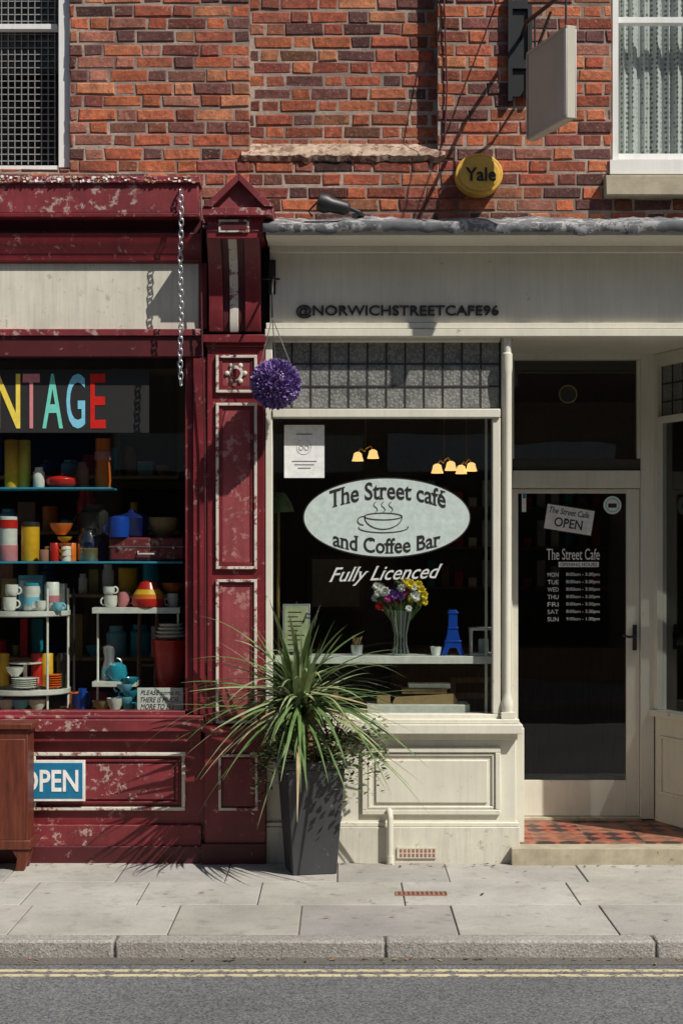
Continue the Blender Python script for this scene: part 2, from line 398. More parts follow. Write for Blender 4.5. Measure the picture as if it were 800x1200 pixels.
b=B('upper_window_barred',ter,bevel=.003)
b.pb(69,-400,82,196,.09,.30,'white') ; b.pb(-110,-400,-95,196,.10,.30,'white')
b.box(X(-95,.1),X(69,.09)-.001,.10,.30,Z(202,.1),Z(194,.1),'white')
b.pb(-94,28,67,34,.14,.2,'white')
for i in range(21): 
    x=-92+i*7.8
    if x<66: b.pb(x,-390,x+1.2,193,.205,.207,'mesh')
for i in range(74): y=188-i*7.8; b.pb(-94,y,66,y+1.2,.209,.211,'mesh')
b.box(X(-100,.2),X(71,.2),.225,.229,Z(196,.2),Z(-395,.2),'glassdk')
b.box(X(-112,.2),X(84,.2),.37,.5,Z(200,.2),Z(-430,.2),'dark')
b.box(lw0+.001,lw1-.001,YW-.02,.37,WT,WT+.12,'stone')
b.build()
b=B('upper_window_curtained',ter,bevel=.003)
b.pb(717,-400,724,190,.09,.30,'white'); b.pb(900,-400,909,190,.09,.3,'white')
b.pb(714,187,912,204,.035,.3,'white')
b.pb(724,20,900,27,.13,.19,'white'); b.pb(724,180,900,187,.15,.24,'white')
b.box(X(722,.2),X(905,.2),.205,.209,Z(190,.2),Z(-395,.2),'glass')
b.box(X(714,.2),X(912,.2),.5,.6,Z(200,.2),Z(-430,.2),'dark')
b.box(rw0+.001,rw1-.001,YW-.02,.37,WT,WT+.12,'stone')
b.build()
b=B('window_sill_stone',ter,bevel=.008); b.box(X(709,-.03),X(925,-.03),-.03,.12,Z(229,-.03),Z(205,-.03),'stone'); b.build()
b=B('net_curtain',ter,smooth=80); V=[];F=[];n=150
for i in range(n+1):
    x=X(722,.28)+(X(905,.28)-X(722,.28))*i/n
    y=.285+.014*math.sin(i*.62+.8*math.sin(i*.11))+.010*math.sin(i*.27+1)+.005*math.sin(i*1.6)
    V+=[(x,y,Z(190,.28)),(x,y,Z(-400,.28))]
for i in range(n): F.append((2*i,2*i+2,2*i+3,2*i+1))
b.add(V,F,'lace'); b.build()
b=B('roof',ter); b.box(XL,XR,-.06,.4,ZT,ZT+.15,'stone'); b.prismx(XL-.1,XR+.1,[(-.12,ZT+.15),(-.12,ZT+.22),(4,ZT+2.6),(8,ZT+.2),(8,ZT+.15)],'roof'); b.build()
b=B('side_and_floor_walls',ter)
b.box(XL,XL+.2,.42,7.9,0,ZT,'opp'); b.box(XR-.2,XR,.42,7.9,0,ZT,'opp'); b.box(XL+.2,XR-.2,7.7,7.9,0,ZT,'opp')
b.box(XL+.2,XR-.2,.39,7.7,3.16,3.35,'dark')
b.box(XL+.2,XR-.2,.08,.39,3.16,ZB-.01,'dark')
b.build()

# ================================================================ CAFE SHOPFRONT
caf=empty('cafe_shopfront',(.9,0,0))
b=B('fascia',caf,bevel=.003)
XE=5.4
b.box(X(316),XE,0,.075,Z(378),Z(296),'cream')
b.box(X(312),XE,-.035,.075,Z(385,-.035),Z(378.2,-.035),'cream')
b.box(X(311),XE,-.055,.075,Z(394,-.055),Z(385.4,-.055),'cream')
b.box(X(316),XE,-.03,.02,Z(296,-.03)+.002,Z(288,-.03),'cream')
b.prismx(X(314),XE,[(-.05,Z(288,-.05)+.003),(-.10,Z(284,-.1)),(-.2,Z(281,-.2)),(-.27,Z(276,-.27)),(-.27,Z(269,-.27)),(.045,Z(262,.0)),(.045,Z(288,-.05)+.003)],'cream')
b.build()
b=B('lead_flashing',ter,smooth=40); n=260; V=[];F=[]
for i in range(n+1):
    x=X(308,-.28)+(XE-X(308,-.28))*i/n
    q=noise.noise(Vector((x*3,0,0)))*.014; q2=noise.noise(Vector((x*19,4,0)))*.014; q3=noise.noise(Vector((x*7,9,0)))*.04; st=.014 if int(x*1.35+5)%2 else 0
    V+=[(x,.045,Z(254,0)+q*1.2+q2),(x,-.12,Z(259,-.12)+q+st*.4),(x,-.285-q2*.4,Z(263,-.285)+q*.6+st),(x,-.29+q2*.3,Z(272,-.285)+q2*.7+min(0,q3)+st*.3)]
for i in range(n):
    for k in range(3): a=i*4+k; F.append((a,a+4,a+5,a+1))
b.add(V,F,'lead'); o=b.build(); so=o.modifiers.new('s','SOLIDIFY'); so.thickness=.004
text('fascia_lettering','@NORWICHSTREETCAFE96',347,584,357,373,-.012,'letter',caf,off=.012,ext=.012)
b=B('window_frame',caf,bevel=.004)
b.pb(311,394.5,319,843,-.01,.09,'cream')
b.pb(319.2,394.5,586,400,0,.09,'cream')
b.pb(319.2,479,586,489,-.02,.09,'cream')
b.pb(319.2,837,586,843,.0,.09,'cream')
b.pb(568,489.5,571,837,.10,.13,'cream')
b.pb(577,489.5,586,836.8,.0,.09,'cream')
b.box(X(311),X(612,-.07),-.08,.12,Z(860,-.07),Z(849,-.07),'cream')
b.box(X(312),X(608,-.05),-.05,.1,Z(849,-.07)+.001,Z(843,-.05),'cream')
b.box(X(312),X(606,-.03),-.03,.06,Z(867,-.03),Z(860,-.07)-.001,'cream')
b.build()
b=B('corner_column',caf,bevel=.002)
cx=X(594,-.0); 
b.lathe((cx,.0,Z(835)),[(.032,0),(.038,.03),(.036,.06),(.026,.09),(.020,.12),(.021,1.95),(.026,1.98),(.03,2.02),(.03,2.1),(.022,2.11),(.022,Z(395)-Z(835))],'cream',20)
b.box(cx-.04,cx+.04,-.045,.05,Z(843,-.04)+.002,Z(834),'cream')
b.box(cx-.03,cx+.03,.04,.09,Z(834),Z(395),'cream')
b.build()
b=B('stall_riser',caf,bevel=.004)
b.box(X(312),X(604),.0,.1,.02,Z(867),'cream')
b.frame(424,876,586,955,6,-.022,.01,'cream'); b.frame(431,883,579,948,3,-.012,.01,'cream')
b.pb(440,891,571,941,-.012,.01,'cream')
b.box(X(312),X(608),-.04,.08,-.02,Z(968),'creamdirty'); b.box(X(312),X(607),-.03,.08,Z(968)+.001,Z(963),'cream')
b.box(X(604),X(604)+.06,.101,.98,.02,Z(855),'cream')
b.build()
b=B('window_glass',caf)
b.box(X(318,.08),X(577,.08),.080,.084,Z(838,.08),Z(488,.08),'glass'); b.build()
b=B('return_window_glass',caf); b.box(cx+.005,cx+.009,.1,.9,Z(848),Z(395),'glass'); b.build()
def leaded(name,parent,x0,y0,x1,y1,y,dx,dy):
    b=B(name,parent); b.pb(x0,y0,x1,y1,y,y+.004,'obscure')
    nx=max(1,round((x1-x0)/dx)); ny=max(1,round((y1-y0)/dy))
    for i in range(nx+1): x=x0+(x1-x0)*i/nx; b.pb(x-1,y0,x+1,y1,y-.004,y+.006,'came')
    for i in range(ny+1): z=y0+(y1-y0)*i/ny; b.pb(x0,z-1,x1,z+1,y-.0055,y+.0045,'came')
    b.build()
leaded('leaded_transom',caf,320,400,585,479,.06,22,26)
yd=.9
b=B('porch_structure',caf,bevel=.003)
b.box(X(604),XE,.0755,1.1,Z(394)+.003,3.15,'cream')
b.box(X(312),X(604)-.001,.0765,.9,3.13,3.155,'dark')
b.pb(585,406,600,960,yd,yd+.1,'cream'); b.pb(600,406,750,421,yd,yd+.1,'cream')
b.pb(750.2,406,766,960,yd-.01,yd+.1,'cream')
b.pb(600,538,750,551,yd+.005,yd+.1,'dark2'); b.pb(600,551.3,750,572,yd-.015,yd+.1,'cream')
b.pb(598,421,602,538,yd+.01,yd+.06,'cream'); b.pb(746,421.5,750,537.5,yd+.01,yd+.06,'cream')
b.build()
b=B('door_transom_glass',caf); b.box(X(601,yd),X(748,yd),yd+.05,yd+.054,Z(538,yd),Z(421,yd),'glass'); b.build()
b=B('cafe_door',caf,bevel=.003)
z0=.125
b.box(X(600,yd),X(607,yd),yd+.02,yd+.06,z0,Z(573,yd),'cream'); b.box(X(734,yd),X(750,yd)-.003,yd+.02,yd+.06,z0,Z(573,yd),'cream')
b.box(X(607,yd),X(734,yd),yd+.021,yd+.06,Z(578,yd),Z(573,yd),'cream'); b.box(X(607,yd),X(734,yd),yd+.021,yd+.06,z0,Z(915,yd),'cream')
b.box(X(607,yd),X(734,yd),yd+.04,yd+.044,Z(915,yd),Z(578,yd),'glassdk')
b.tube([(X(743,yd),yd,Z(762,yd)),(X(743,yd),yd-.005,Z(732,yd))],.014,'black',8)
b.tube([(X(743,yd),yd+.02,Z(745,yd)),(X(743,yd),yd-.05,Z(745,yd)),(X(735,yd),yd-.055,Z(746,yd)),(X(727,yd),yd-.05,Z(744,yd))],.009,'black',8)
b.build()
b=B('porch_floor',caf,bevel=.004)
b.box(X(607)+.02,2.6,.06,1.0,.02,.1,'tile'); b.box(X(597),2.6,-.10,.0595,-.02,.095,'stone'); b.box(X(604,yd),X(750,yd),yd-.03,yd+.09,.1,.122,'stone')
b.build()
ox,oy=X(766,yd),yd; ex,ey=2.34,0.0
L=math.hypot(ex-ox,ey-oy); ang=math.atan2(ey-oy,ex-ox)
T=Matrix.Translation((ox,oy,0))@Matrix.Rotation(ang,4,'Z')
b=B('canted_side_window',caf,bevel=.003); b.T=T
zs=Z(842,.7); 
b.box(0.01,L,0,.06,.1,zs,'cream')
for (a,c_) in ((.08,L-.1),):
    b.box(a,c_,-.012,.001,.28,.30,'cream'); b.box(a,c_,-.012,.001,zs-.14,zs-.12,'cream'); b.box(a,a+.02,-.012,.001,.30,zs-.14,'cream'); b.box(c_-.02,c_,-.012,.001,.30,zs-.14,'cream')
b.box(-.01,L,-.04,.07,zs+.001,zs+.04,'cream')
b.box(0,.05,-.01,.06,zs+.041,3.08,'cream'); b.box(L-.06,L+.03,-.01,.06,zs+.041,3.08,'cream')
zt=Z(490,.7); b.box(.05,L-.06,-.015,.06,zt-.02,zt+.02,'cream'); b.box(.05,L-.06,-.012,.06,3.0,3.08,'cream')
b.box(.05,L-.06,.03,.034,zs+.04,zt-.02,'glassdk'); b.box(.05,L-.06,.03,.034,zt+.02,3.0,'obscure')
for i in range(8): x=.05+(L-.11)*i/7; b.box(x-.005,x+.005,.024,.0295,zt+.02,3.0,'came')
for i in range(1,3): z=zt+(3.0-zt)*i/3; b.box(.05,L-.06,.022,.0285,z-.005,z+.005,'came')
b.build()
b=B('cafe_pier_and_far_window',caf,bevel=.003)
b.box(2.32,2.5,-.02,.1,0,Z(394)-.003,'cream'); b.box(2.501,5.2,0,.1,0,.8,'cream'); b.box(2.5,5.2,-.05,.1,.801,.86,'cream')
b.box(2.501,5.2,.05,.054,.86,3.0,'glassdk'); b.box(5.2,5.4,-.02,.1,0,Z(394)-.003,'cream'); b.box(2.501,5.199,0,.09,2.6,2.66,'cream')
b.build()
b=B('cafe_interior',caf)
b.box(-.5,5.2,5,5.1,0,3.15,'cafewall'); b.box(-.56,-.5,.1,5.1,0,3.15,'cafewall'); b.box(-.5,5.2,1.02,5,0,.02,'floorin'); b.box(-.5,1.0,.12,1.02,.0,.02,'floorin')
b.box(5.2,5.3,.4,5,0,3.15,'cafewall')
b.box(.4,2.4,3.6,4.1,.02,1.05,'woodlt'); b.box(-.3,.2,4.96,4.99,1.3,1.8,'woodlt')
b.box(-.26,.16,4.94,4.958,1.34,1.76,'paper')
for zz in(1.5,1.85,2.2):
    b.box(.6,2.3,4.75,4.98,zz,zz+.02,'woodlt')
    for i in range(14): b.box(.63+i*.12,.70+i*.12,4.8,4.9,zz+.021,zz+.1+.05*((i*7)%4),['ceramic','teal','woodlt','redpl','ceramic'][i%5])
b.build()
tb=empty('cafe_table',(.35,1.1,0)); b=B('table_top_and_legs',tb,bevel=.004)
b.box(-.05,.75,.8,1.4,.74,.77,'woodlt')
for xx in(0,.70):
    for yy in(.85,1.35): b.box(xx-.02,xx+.02,yy-.02,yy+.02,.02,.739,'woodlt')
b.build()
for xx,yy in ((-.22,1.1),(.95,1.6)):
    b=B('wooden_chair',bevel=.004)
    for dx in(-.18,.18):
        for dy in(-.18,.18): b.box(xx+dx-.018,xx+dx+.018,yy+dy-.018,yy+dy+.018,.021,.95 if dy>0 else .44,'woodlt')
    b.box(xx-.2,xx+.2,yy-.2,yy+.2,.441,.47,'woodlt')
    for zz in(.65,.8,.91): b.box(xx-.16,xx+.16,yy+.17,yy+.19,zz,zz+.04,'woodlt')
    b.build()
b=B('door_number_disc',caf); yt=yd+.045; b.disc(X(665,yt),Z(462,yt),.065,.065,yt-.004,yt,'letter',24); b.tube([(X(665,yt)+.055*math.cos(a*.2618),yt-.005,Z(462,yt)+.055*math.sin(a*.2618)) for a in range(24)],.003,'olive',4,True); b.build()

# ---- cafe signs
yg=.076
oval=empty('oval_window_sign',(X(453,yg),yg,Z(607,yg)))
b=B('oval_panel',oval); ccx,ccz=X(453,yg),Z(606.5,yg)
b.disc(ccx,ccz,.492*K(yg),.236*K(yg),yg,yg+.003,'ink',72); b.disc(ccx,ccz,.484*K(yg),.228*K(yg),yg-.002,yg+.001,'ovalc',72); b.build()
text('oval_text_top','The Street café',386,522,566,587,yg-.004,'ink',oval,off=.016,serif=.055,warp=lambda u,w,x,z:(x,z-.055*u*u+.01))
text('oval_text_bottom','and Coffee Bar',390,516,627,645,yg-.004,'ink',oval,off=.016,serif=.055,warp=lambda u,w,x,z:(x,z+.045*u*u-.018))
b=B('coffee_cup_drawing',oval); ys=yg-.004; r=.0024
def P(px,py): return (X(px,ys),ys,Z(py,ys))
def arc(cx_,cy_,rx,ry,a0,a1,n=20): return [P(cx_+rx*math.cos(math.radians(a0+(a1-a0)*i/n)),cy_+ry*math.sin(math.radians(a0+(a1-a0)*i/n))) for i in range(n+1)]
b.tube(arc(449,605,22,4,0,360,28)[:-1],r,'ink',4,True); b.tube(arc(449,605,22,15,0,180),r,'ink',4)
b.tube(arc(449,618,29,6,-10,190),r,'ink',4); b.tube(arc(426,610,7,5,90,290),r,'ink',4)
for k in (-9,0,9): b.tube([P(449+k+2.5*math.sin(t*1.3),600-t*2.4) for t in range(6)],r*.7,'ink',4)
b.build()
text('licence_lettering','Fully Licenced',386,518,663,685,yg,'silver',caf,off=.006,shear=.5,serif=.02,warp=lambda u,w,x,z:(x,z+.012*u))
b=B('white_poster'); b.pb(333,498,380,560,.079,.0795,'paper'); 
b.build()
pst=bpy.data.objects['white_poster']
b=B('poster_print',None)
def ring(b,cx_,cy_,r_,y_,m,th=.0015): b.tube([(X(cx_+r_*math.cos(a*math.pi/12),y_),y_,Z(cy_+r_*math.sin(a*math.pi/12),y_)) for a in range(24)],th,m,4,True)
ring(b,356,524,8.5,.0775,'chrome',.001); ring(b,352.8,525,2.6,.0775,'letter',.001); ring(b,359.2,525,2.6,.0775,'letter',.001)
for i,(a,c_) in enumerate(((342,371),(345,368),(349,364))): b.pb(a,540+i*4,c_,541+i*4,.0775,.078,'chrome')
b.pb(347,508,366,509.5,.0775,.078,'chrome')
o=b.build(); o.parent=pst; o.location=o.location-pst.location

yq=yd+.034
hs=empty('door_open_sign',(X(666,yq),yq-.02,Z(609,yq)))
b=B('sign_plate',hs,bevel=.002); c0=(X(666,yq),Z(609,yq)); ca=math.radians(-9)
def rp(dx,dz): return (c0[0]+dx*math.cos(ca)-dz*math.sin(ca), c0[1]+dx*math.sin(ca)+dz*math.cos(ca))
b.prism([rp(-.158,-.085),rp(.158,-.085),rp(.158,.085),rp(-.158,.085)],yq-.02,yq-.012,'ink')
b.prism([rp(-.152,-.079),rp(.152,-.079),rp(.152,.079),rp(-.152,.079)],yq-.022,yq-.0195,'ceramic')
hk=(X(675,yq),yq-.012,Z(578,yq))
b.tube([(rp(-.12,.08)[0],yq-.016,rp(-.12,.08)[1]),hk],.0025,'black',5); b.tube([(rp(.12,.08)[0],yq-.016,rp(.12,.08)[1]),hk],.0025,'black',5); b.build()
text('sign_text','The Street Cafe',643,690,597,604,yq-.024,'ink',hs,off=.005,rot=ca,shear=.2)
text('sign_text_open','OPEN',649,682,608,619,yq-.024,'ink',hs,off=.01,rot=ca,serif=.05)
oh=B('opening_hours_lettering')
text('a','The Street Cafe',640,702,643,656,yq,'paper',builder=oh,off=.0,serif=.03)
b=oh; b.pb(654,658.5,701,664.5,yq,yq+.0015,'paper')
for i,dn in enumerate(['MON','TUE','WED','THU','FRI','SAT','SUN']):
    yy=671+i*8.7
    text('a',dn,641,654,yy,yy+5,yq,'paper',builder=oh,off=.004)
    text('a','8:00am - 3:30pm' if i<6 else '9:00am - 1:30pm',663,702,yy,yy+5,yq,'paper',builder=oh,off=.004)
oh.build()
text('opening_hours_heading','OPENING HOURS',656,699,659.5,663.5,yq-.002,'ink',None,off=.005)
o=bpy.data.objects['opening_hours_heading']; q=bpy.data.objects['opening_hours_lettering']; o.parent=q; o.location-=q.location
b=B('round_door_sticker'); b.disc(X(717,yq),Z(592,yq),.058,.058,yq,yq+.001,'paper',32); b.disc(X(717,yq),Z(592,yq),.045,.045,yq-.002,yq-.0005,'mint',32); b.disc(X(717,yq),Z(592,yq),.038,.038,yq-.004,yq-.0025,'paper',32); b.pb(712,590,722,595,yq-.005,yq-.0045,'letter'); b.build()
b=B('door_sticker'); b.pb(611,576,616,600,yq,yq+.001,'paper'); b.pb(612,577,615.5,584,yq-.001,yq-.0003,'blue'); b.build()

# ---- display shelf & items in cafe window
b=B('window_display_shelf',bevel=.003); b.box(X(322,.10),X(588,.10),.10,.36,Z(778,.10),Z(769,.10),'ceramic'); 
for px in (330,574): b.tube([(X(px,.15),.14,Z(778,.14)),(X(px+6,.15),.14,Z(800,.14)),(X(px,.15),.14,Z(815,.14)),(X(px,.15),.14,Z(838,.14))],.006,'black')
b.box(X(430,.15),X(550,.15),.14,.4,Z(838,.14),Z(826,.14),'ceramic'); b.build()
ZS=Z(769,.10)
def at(px,y=.2): return X(px,y),y
x,y=at(469,.185)
vase=empty('flower_vase',(x,y,ZS))
b=B('vase',vase); b.lathe((x,y,ZS),[(.045,0.001),(.05,.01),(.036,.06),(.034,.12),(.05,.2),(.062,.27),(.056,.27),(.045,.2),(.029,.12),(.03,.06),(.04,.02)],'vaseglass',28,False)
for k in range(12):
    a=k*math.pi/6; b.tube([(x+rr_*math.cos(a),y+rr_*math.sin(a),ZS+zz) for rr_,zz in ((.051,.012),(.037,.06),(.035,.12),(.051,.2),(.062,.268))],.0022,'chrome',4)
b.build()
b=B('flowers',vase,smooth=80)
rr=random.Random(3)
for i in range(64):
    a=rr.random()*6.28; rad=rr.random()**.6*.15; hz=.32+rr.random()*.14-rad*.3
    tx,ty,tz=x+rad*math.cos(a),y+rad*.45*math.sin(a),ZS+hz
    b.tube([(x+(tx-x)*.12,y+(ty-y)*.1,ZS+.03),(x+(tx-x)*.35,y,ZS+.2),(tx,ty,tz)],.0022,'leafsm',4)
    dx=(tx-x)/.15
    col=rr.choice(['pyel','pyel','pyel','pwht']) if dx>.2 else rr.choice(['pmag','ppur','pwht','ppur','pmag'])
    if dx<-.6: col='pwht'
    if i%11==0: col='redpl'
    if i%5==4: col='leafsm'
    R=.022+rr.random()*.015
    for l in range(3):
        for p_ in range(8):
            t=p_*.785+l*.4+rr.random()*.3; el=-.2+l*.5
            # petals of a rosette facing the street
            d=Vector((math.cos(t)*math.cos(el),-math.sin(el)-.15,math.sin(t)*math.cos(el)+.1)).normalized(); s_=Vector((-math.sin(t),0,math.cos(t)))
            c_=Vector((tx,ty,tz)); e=c_+d*R*(1-.2*l)
            b.add([tuple(c_),tuple(c_+d*R*.6+s_*R*.35),tuple(e),tuple(c_+d*R*.6-s_*R*.35)],[(0,1,2,3)],col)
b.build()
x,y=at(530)
b=B('blue_tower_ornament',bevel=.002)
prof=[(-.068,0),(-.045,.08),(-.028,.16),(-.024,.27),(.024,.27),(.026,.16),(.045,.08),(.068,0),(.04,0),(.02,.045),(-.02,.045),(-.04,0)]
b.prism([(x+a,ZS+.001+c_) for a,c_ in prof],y-.04,y+.04,'cobalt')
for h in (.08,.16,.25): wd=.05 if h<.1 else .032; b.box(x-wd,x+wd,y-.045,y+.045,ZS+h,ZS+h+.01,'cobalt')
b.build()
x,y=at(566)
b=B('glass_lantern',bevel=.001)
for sx in(-1,1):
    for sy in(-1,1): b.box(x+sx*.075-.006,x+sx*.075+.006,y+sy*.06-.006,y+sy*.06+.006,ZS+.016,ZS+.15,'ceramic')
b.box(x-.085,x+.085,y-.07,y+.07,ZS+.001,ZS+.015,'ceramic'); b.box(x-.085,x+.085,y-.07,y+.07,ZS+.151,ZS+.165,'ceramic')
b.lathe((x,y,ZS+.016),[(.03,0),(.03,.08),(.004,.082)],'paper',16)
b.box(x-.07,x+.07,y-.062,y-.060,ZS+.017,ZS+.15,'glass'); b.build()
x,y=at(511); b=B('tealight_holder'); b.lathe((x,y,ZS+.001),[(.028,0),(.036,.05),(.032,.05),(.026,.012)],'paper',20); b.build()
x,y=at(418); b=B('small_herb_pot'); b.lathe((x,y,ZS+.001),[(.03,0),(.038,.06),(.03,.06),(.02,.05)],'chrome',20)
for i in range(24): a=rr.random()*6.28; b.tube([(x,y,ZS+.04),(x+.03*math.cos(a),y+.03*math.sin(a),ZS+.07+rr.random()*.05)],.002,'wicker',4)
b.build()
x,y=at(347)
b=B('menu_board',bevel=.001)
b.T=Matrix.Translation((x,y,ZS))@Matrix.Rotation(math.radians(-12),4,'X')
b.box(-.082,.082,-.008,.008,.02,.31,'chrome'); b.box(-.07,.07,-.011,-.0085,.035,.295,'leafvar')
for i in range(8): b.box(-.05,.03+.02*(i%3-1),-.013,-.0115,.06+i*.028,.066+i*.028,'letter')
b.tube([(-.06,.01,0.002),(-.03,.01,.2),(0,.01,.33)],.004,'black'); b.tube([(.06,.01,0.002),(.03,.01,.2),(0,.01,.33)],.004,'black'); b.build()
x=X(490,.25); zt_=Z(826,.14)
b=B('wicker_tray',bevel=.002)
b.prism([(x-.16,zt_+.001),(x+.24,zt_+.001),(x+.21,zt_+.06),(x-.14,zt_+.04)],.2,.34,'wicker'); b.build()
b=B('books',bevel=.002); b.box(x-.1,x+.17,.21,.33,zt_+.06,zt_+.09,'woodlt'); b.box(x-.06,x+.19,.22,.33,zt_+.091,zt_+.12,'ceramic'); b.box(x-.25,x-.17,.2,.33,zt_+.001,zt_+.05,'wicker'); b.build()
def ceiling_lamp(px,py,y,sp):
    e=empty('ceiling_lamp',(X(px,y),y,Z(py,y))); b=B('shades',e,smooth=60); g=B('fitting',e,smooth=60)
    for s_ in (-1,1):
        c_=(X(px+s_*sp,y),y,Z(py,y)+.01*s_); b.lathe((c_[0],c_[1],c_[2]),[(.012,.045),(.03,.034),(.036,.005),(.046,-.025)],'bulb',18,False)
        g.tube([(c_[0],y,c_[2]+.04),(c_[0]-s_*.02,y,c_[2]+.075),(X(px,y),y,c_[2]+.05)],.006,'gold')
    g.tube([(X(px,y),y,Z(py,y)+.05),(X(px,y),y,3.155)],.005,'gold'); b.build(); g.build()
ceiling_lamp(428,535,3.2,9); ceiling_lamp(520,549,2.6,8); ceiling_lamp(546,550,3.4,6)
x=X(326,.6); b=B('fringed_table_lamp'); b.lathe((x,.6,Z(600,.6)),[(.1,0),(.08,.06),(.04,.12)],'leafpale',20,False); b.tube([(x,.6,Z(600,.6)+.1),(x,.6,Z(765,.6))],.01,'gold'); b.lathe((x,.6,Z(765,.6)-.02),[(.06,0),(.05,.02)],'gold'); b.build()

# ================================================================ RED PILASTER
pil=empty('maroon_pilaster',(X(279),0,0))
b=B('pilaster_body',pil,bevel=.003)
b.pb(243,400,310,856,-.02,.08,'red')
b.box(X(240,-.06),X(311,-.06),-.06,.08,-.02,Z(858,-.05),'red')
b.box(X(236,-.08),X(311,-.06)+.002,-.085,.08,-.021,.12,'reddark')
b.pb(238,392,311,401,-.06,.08,'red'); b.pb(241,401.2,310.5,406,-.035,.08,'red')
b.box(X(238,-.08),X(311,-.06)+.004,-.08,.079,Z(858,-.05)+.001,Z(851,-.07),'red')
b.build()
b=B('pilaster_panels',pil,bevel=.002)
for (a,c_) in ((416,460),(472,667),(679,848)):
    b.frame(253,a,301,c_,3.2,-.042,-.021,'whiteworn'); b.frame(256.4,a+3.4,297.6,c_-3.4,4,-.03,-.0205,'red'); b.pb(260.6,a+7.6,293.4,c_-7.6,-.024,-.0206,'redpanel')
b.frame(256,884,302,950,3,-.08,-.061,'whiteworn'); b.pb(261,889,297,945,-.067,-.0605,'red')
b.disc(X(277),Z(438),.045,.045,-.034,-.0242,'whiteworn',8); b.disc(X(277),Z(438),.028,.028,-.042,-.035,'red',8)
for i in range(6):
    a=i*math.pi/3; b.ell((X(277)+.052*math.cos(a),-.028,Z(438)+.052*math.sin(a)),(.015,.012,.015),'whiteworn',8,6)
b.build()
b=B('console_bracket',pil,bevel=.003)
P1=[(-.02,Z(390)),(-.06,Z(390)),(-.085,Z(378)),(-.07,Z(362)),(-.08,Z(340)),(-.11,Z(320)),(-.17,Z(300)),(-.24,Z(290)),(-.27,Z(280)),(.06,Z(280)),(.06,Z(390))]
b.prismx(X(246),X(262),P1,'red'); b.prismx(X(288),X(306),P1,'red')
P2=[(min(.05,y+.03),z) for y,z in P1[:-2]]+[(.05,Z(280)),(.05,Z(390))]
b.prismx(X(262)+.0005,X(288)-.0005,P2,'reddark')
b.prismx(X(270),X(280),[(y-.012 if y<0 else y,z-.001) for y,z in P2],'whiteworn')
b.build()
b=B('console_head',pil,bevel=.003)
b.pb(243,251,309,279,-.26,.06,'red'); b.pb(256,257,292,272,-.275,-.261,'whiteworn'); b.pb(259,260,289,269,-.279,-.2755,'reddark')
b.pb(237,243,320,252,-.31,.06,'redworn')
yf=-.30
ap=(X(280,yf),Z(203,yf)); l_=(X(238,yf),Z(243,yf)+.002); r_=(X(321,yf),Z(243,yf)+.002)
b.prism([(l_[0]+.02,l_[1]),(r_[0]-.02,r_[1]),(ap[0],ap[1]-.03)],-.27,.06,'redpanel')
b.prism([l_,(l_[0]+.055,l_[1]),(ap[0],ap[1]-.045),ap],-.32,.06,'redworn'); b.prism([ap,(ap[0],ap[1]-.045),(r_[0]-.055,r_[1]),r_],-.322,.06,'redworn')
b.build()

# ================================================================ VINTAGE SHOP
vin=empty('vintage_shopfront',(-1.6,0,0)); XV=-5.3
b=B('shop_fascia',vin,bevel=.003)
x1=X(237)
b.box(XV,X(232,-.13),-.13,.04,Z(249,-.13),Z(214,-.13),'redworn')
b.box(XV,X(234,-.15),-.15,.04,Z(213.8,-.15),Z(206,-.15),'flake')
b.box(XV,X(233,-.14),-.14,.04,Z(254,-.14),Z(249.2,-.14),'red')
b.box(XV,x1,-.02,.07,Z(276),Z(256,0),'reddark')
b.prismx(XV,x1-.002,[(.0,Z(308)),(-.025,Z(306)),(-.03,Z(298)),(-.06,Z(290)),(-.07,Z(284)),(-.08,Z(276)),(.05,Z(276)),(.05,Z(308))],'red')
b.box(XV,X(233),.01,.08,Z(386),Z(308)-.001,'creamdirty')
b.box(X(233)+.001,X(243),-.005,.08,Z(386),Z(308)-.001,'red')
b.box(XV,x1,-.03,.08,Z(394),Z(386)-.001,'redworn'); b.box(XV,x1,-.012,.08,Z(418),Z(394)-.001,'reddark')
b.build()
b=B('peeling_paint_flakes',vin,smooth=80); rr=random.Random(31)
for i in range(150):
    x=XV+2.5+rr.random()*(X(230)-XV-2.5); z=Z(213,-.15)+rr.random()*.035; w_=.006+rr.random()*.026; h_=.003+rr.random()*.009; o_=-.153-rr.random()*.005
    b.add([(x,-.1505,z),(x+w_*.5,-.1505,z+h_*.4),(x+w_,-.1505,z),(x+w_*.9,o_,z-h_),(x+w_*.4,o_-.002,z-h_*1.3)],[(0,4,3,2,1)],rr.choice(['ceramic','whiteworn','wicker','redpanel']))
b.build()
b=B('shop_window_frame',vin,bevel=.004)
b.pb(217,418.3,226,834,.03,.12,'red'); b.pb(226.2,418.3,243,838,-.005,.1,'red')
b.box(XV,X(217,.03),.02,.12,Z(838,.03),Z(833,.03),'redworn')
b.box(XV,X(238,-.06),-.075,.12,Z(857,-.06),Z(843,-.06),'redworn'); b.box(XV,X(240,-.03),-.04,.12,Z(843,-.06)+.001,Z(838),'redworn')
b.box(XV,X(236,-.03),-.045,.1,Z(868),Z(857,-.06)-.001,'red')
b.box(-3.3,-3.2,-.01,.1,Z(838)+.001,Z(418)-.001,'red')
b.build()
b=B('shop_stall_riser',vin,bevel=.004)
b.box(XV,X(243),.0,.1,.0,Z(868)-.001,'red')
for xa,xb in ((38,217),(-260,20)):
    b.frame(xa,882,xb,950,4,-.03,-.001,'whiteworn'); b.frame(xa+8,890,xb-8,942,3,-.02,-.001,'red'); b.pb(xa+13,895,xb-13,937,-.012,-.001,'redworn')
b.box(XV,X(236,-.03),-.035,.08,-.02,Z(966),'redworn'); b.box(XV,X(237,-.05),-.055,.08,-.021,Z(990),'reddark')
b.build()
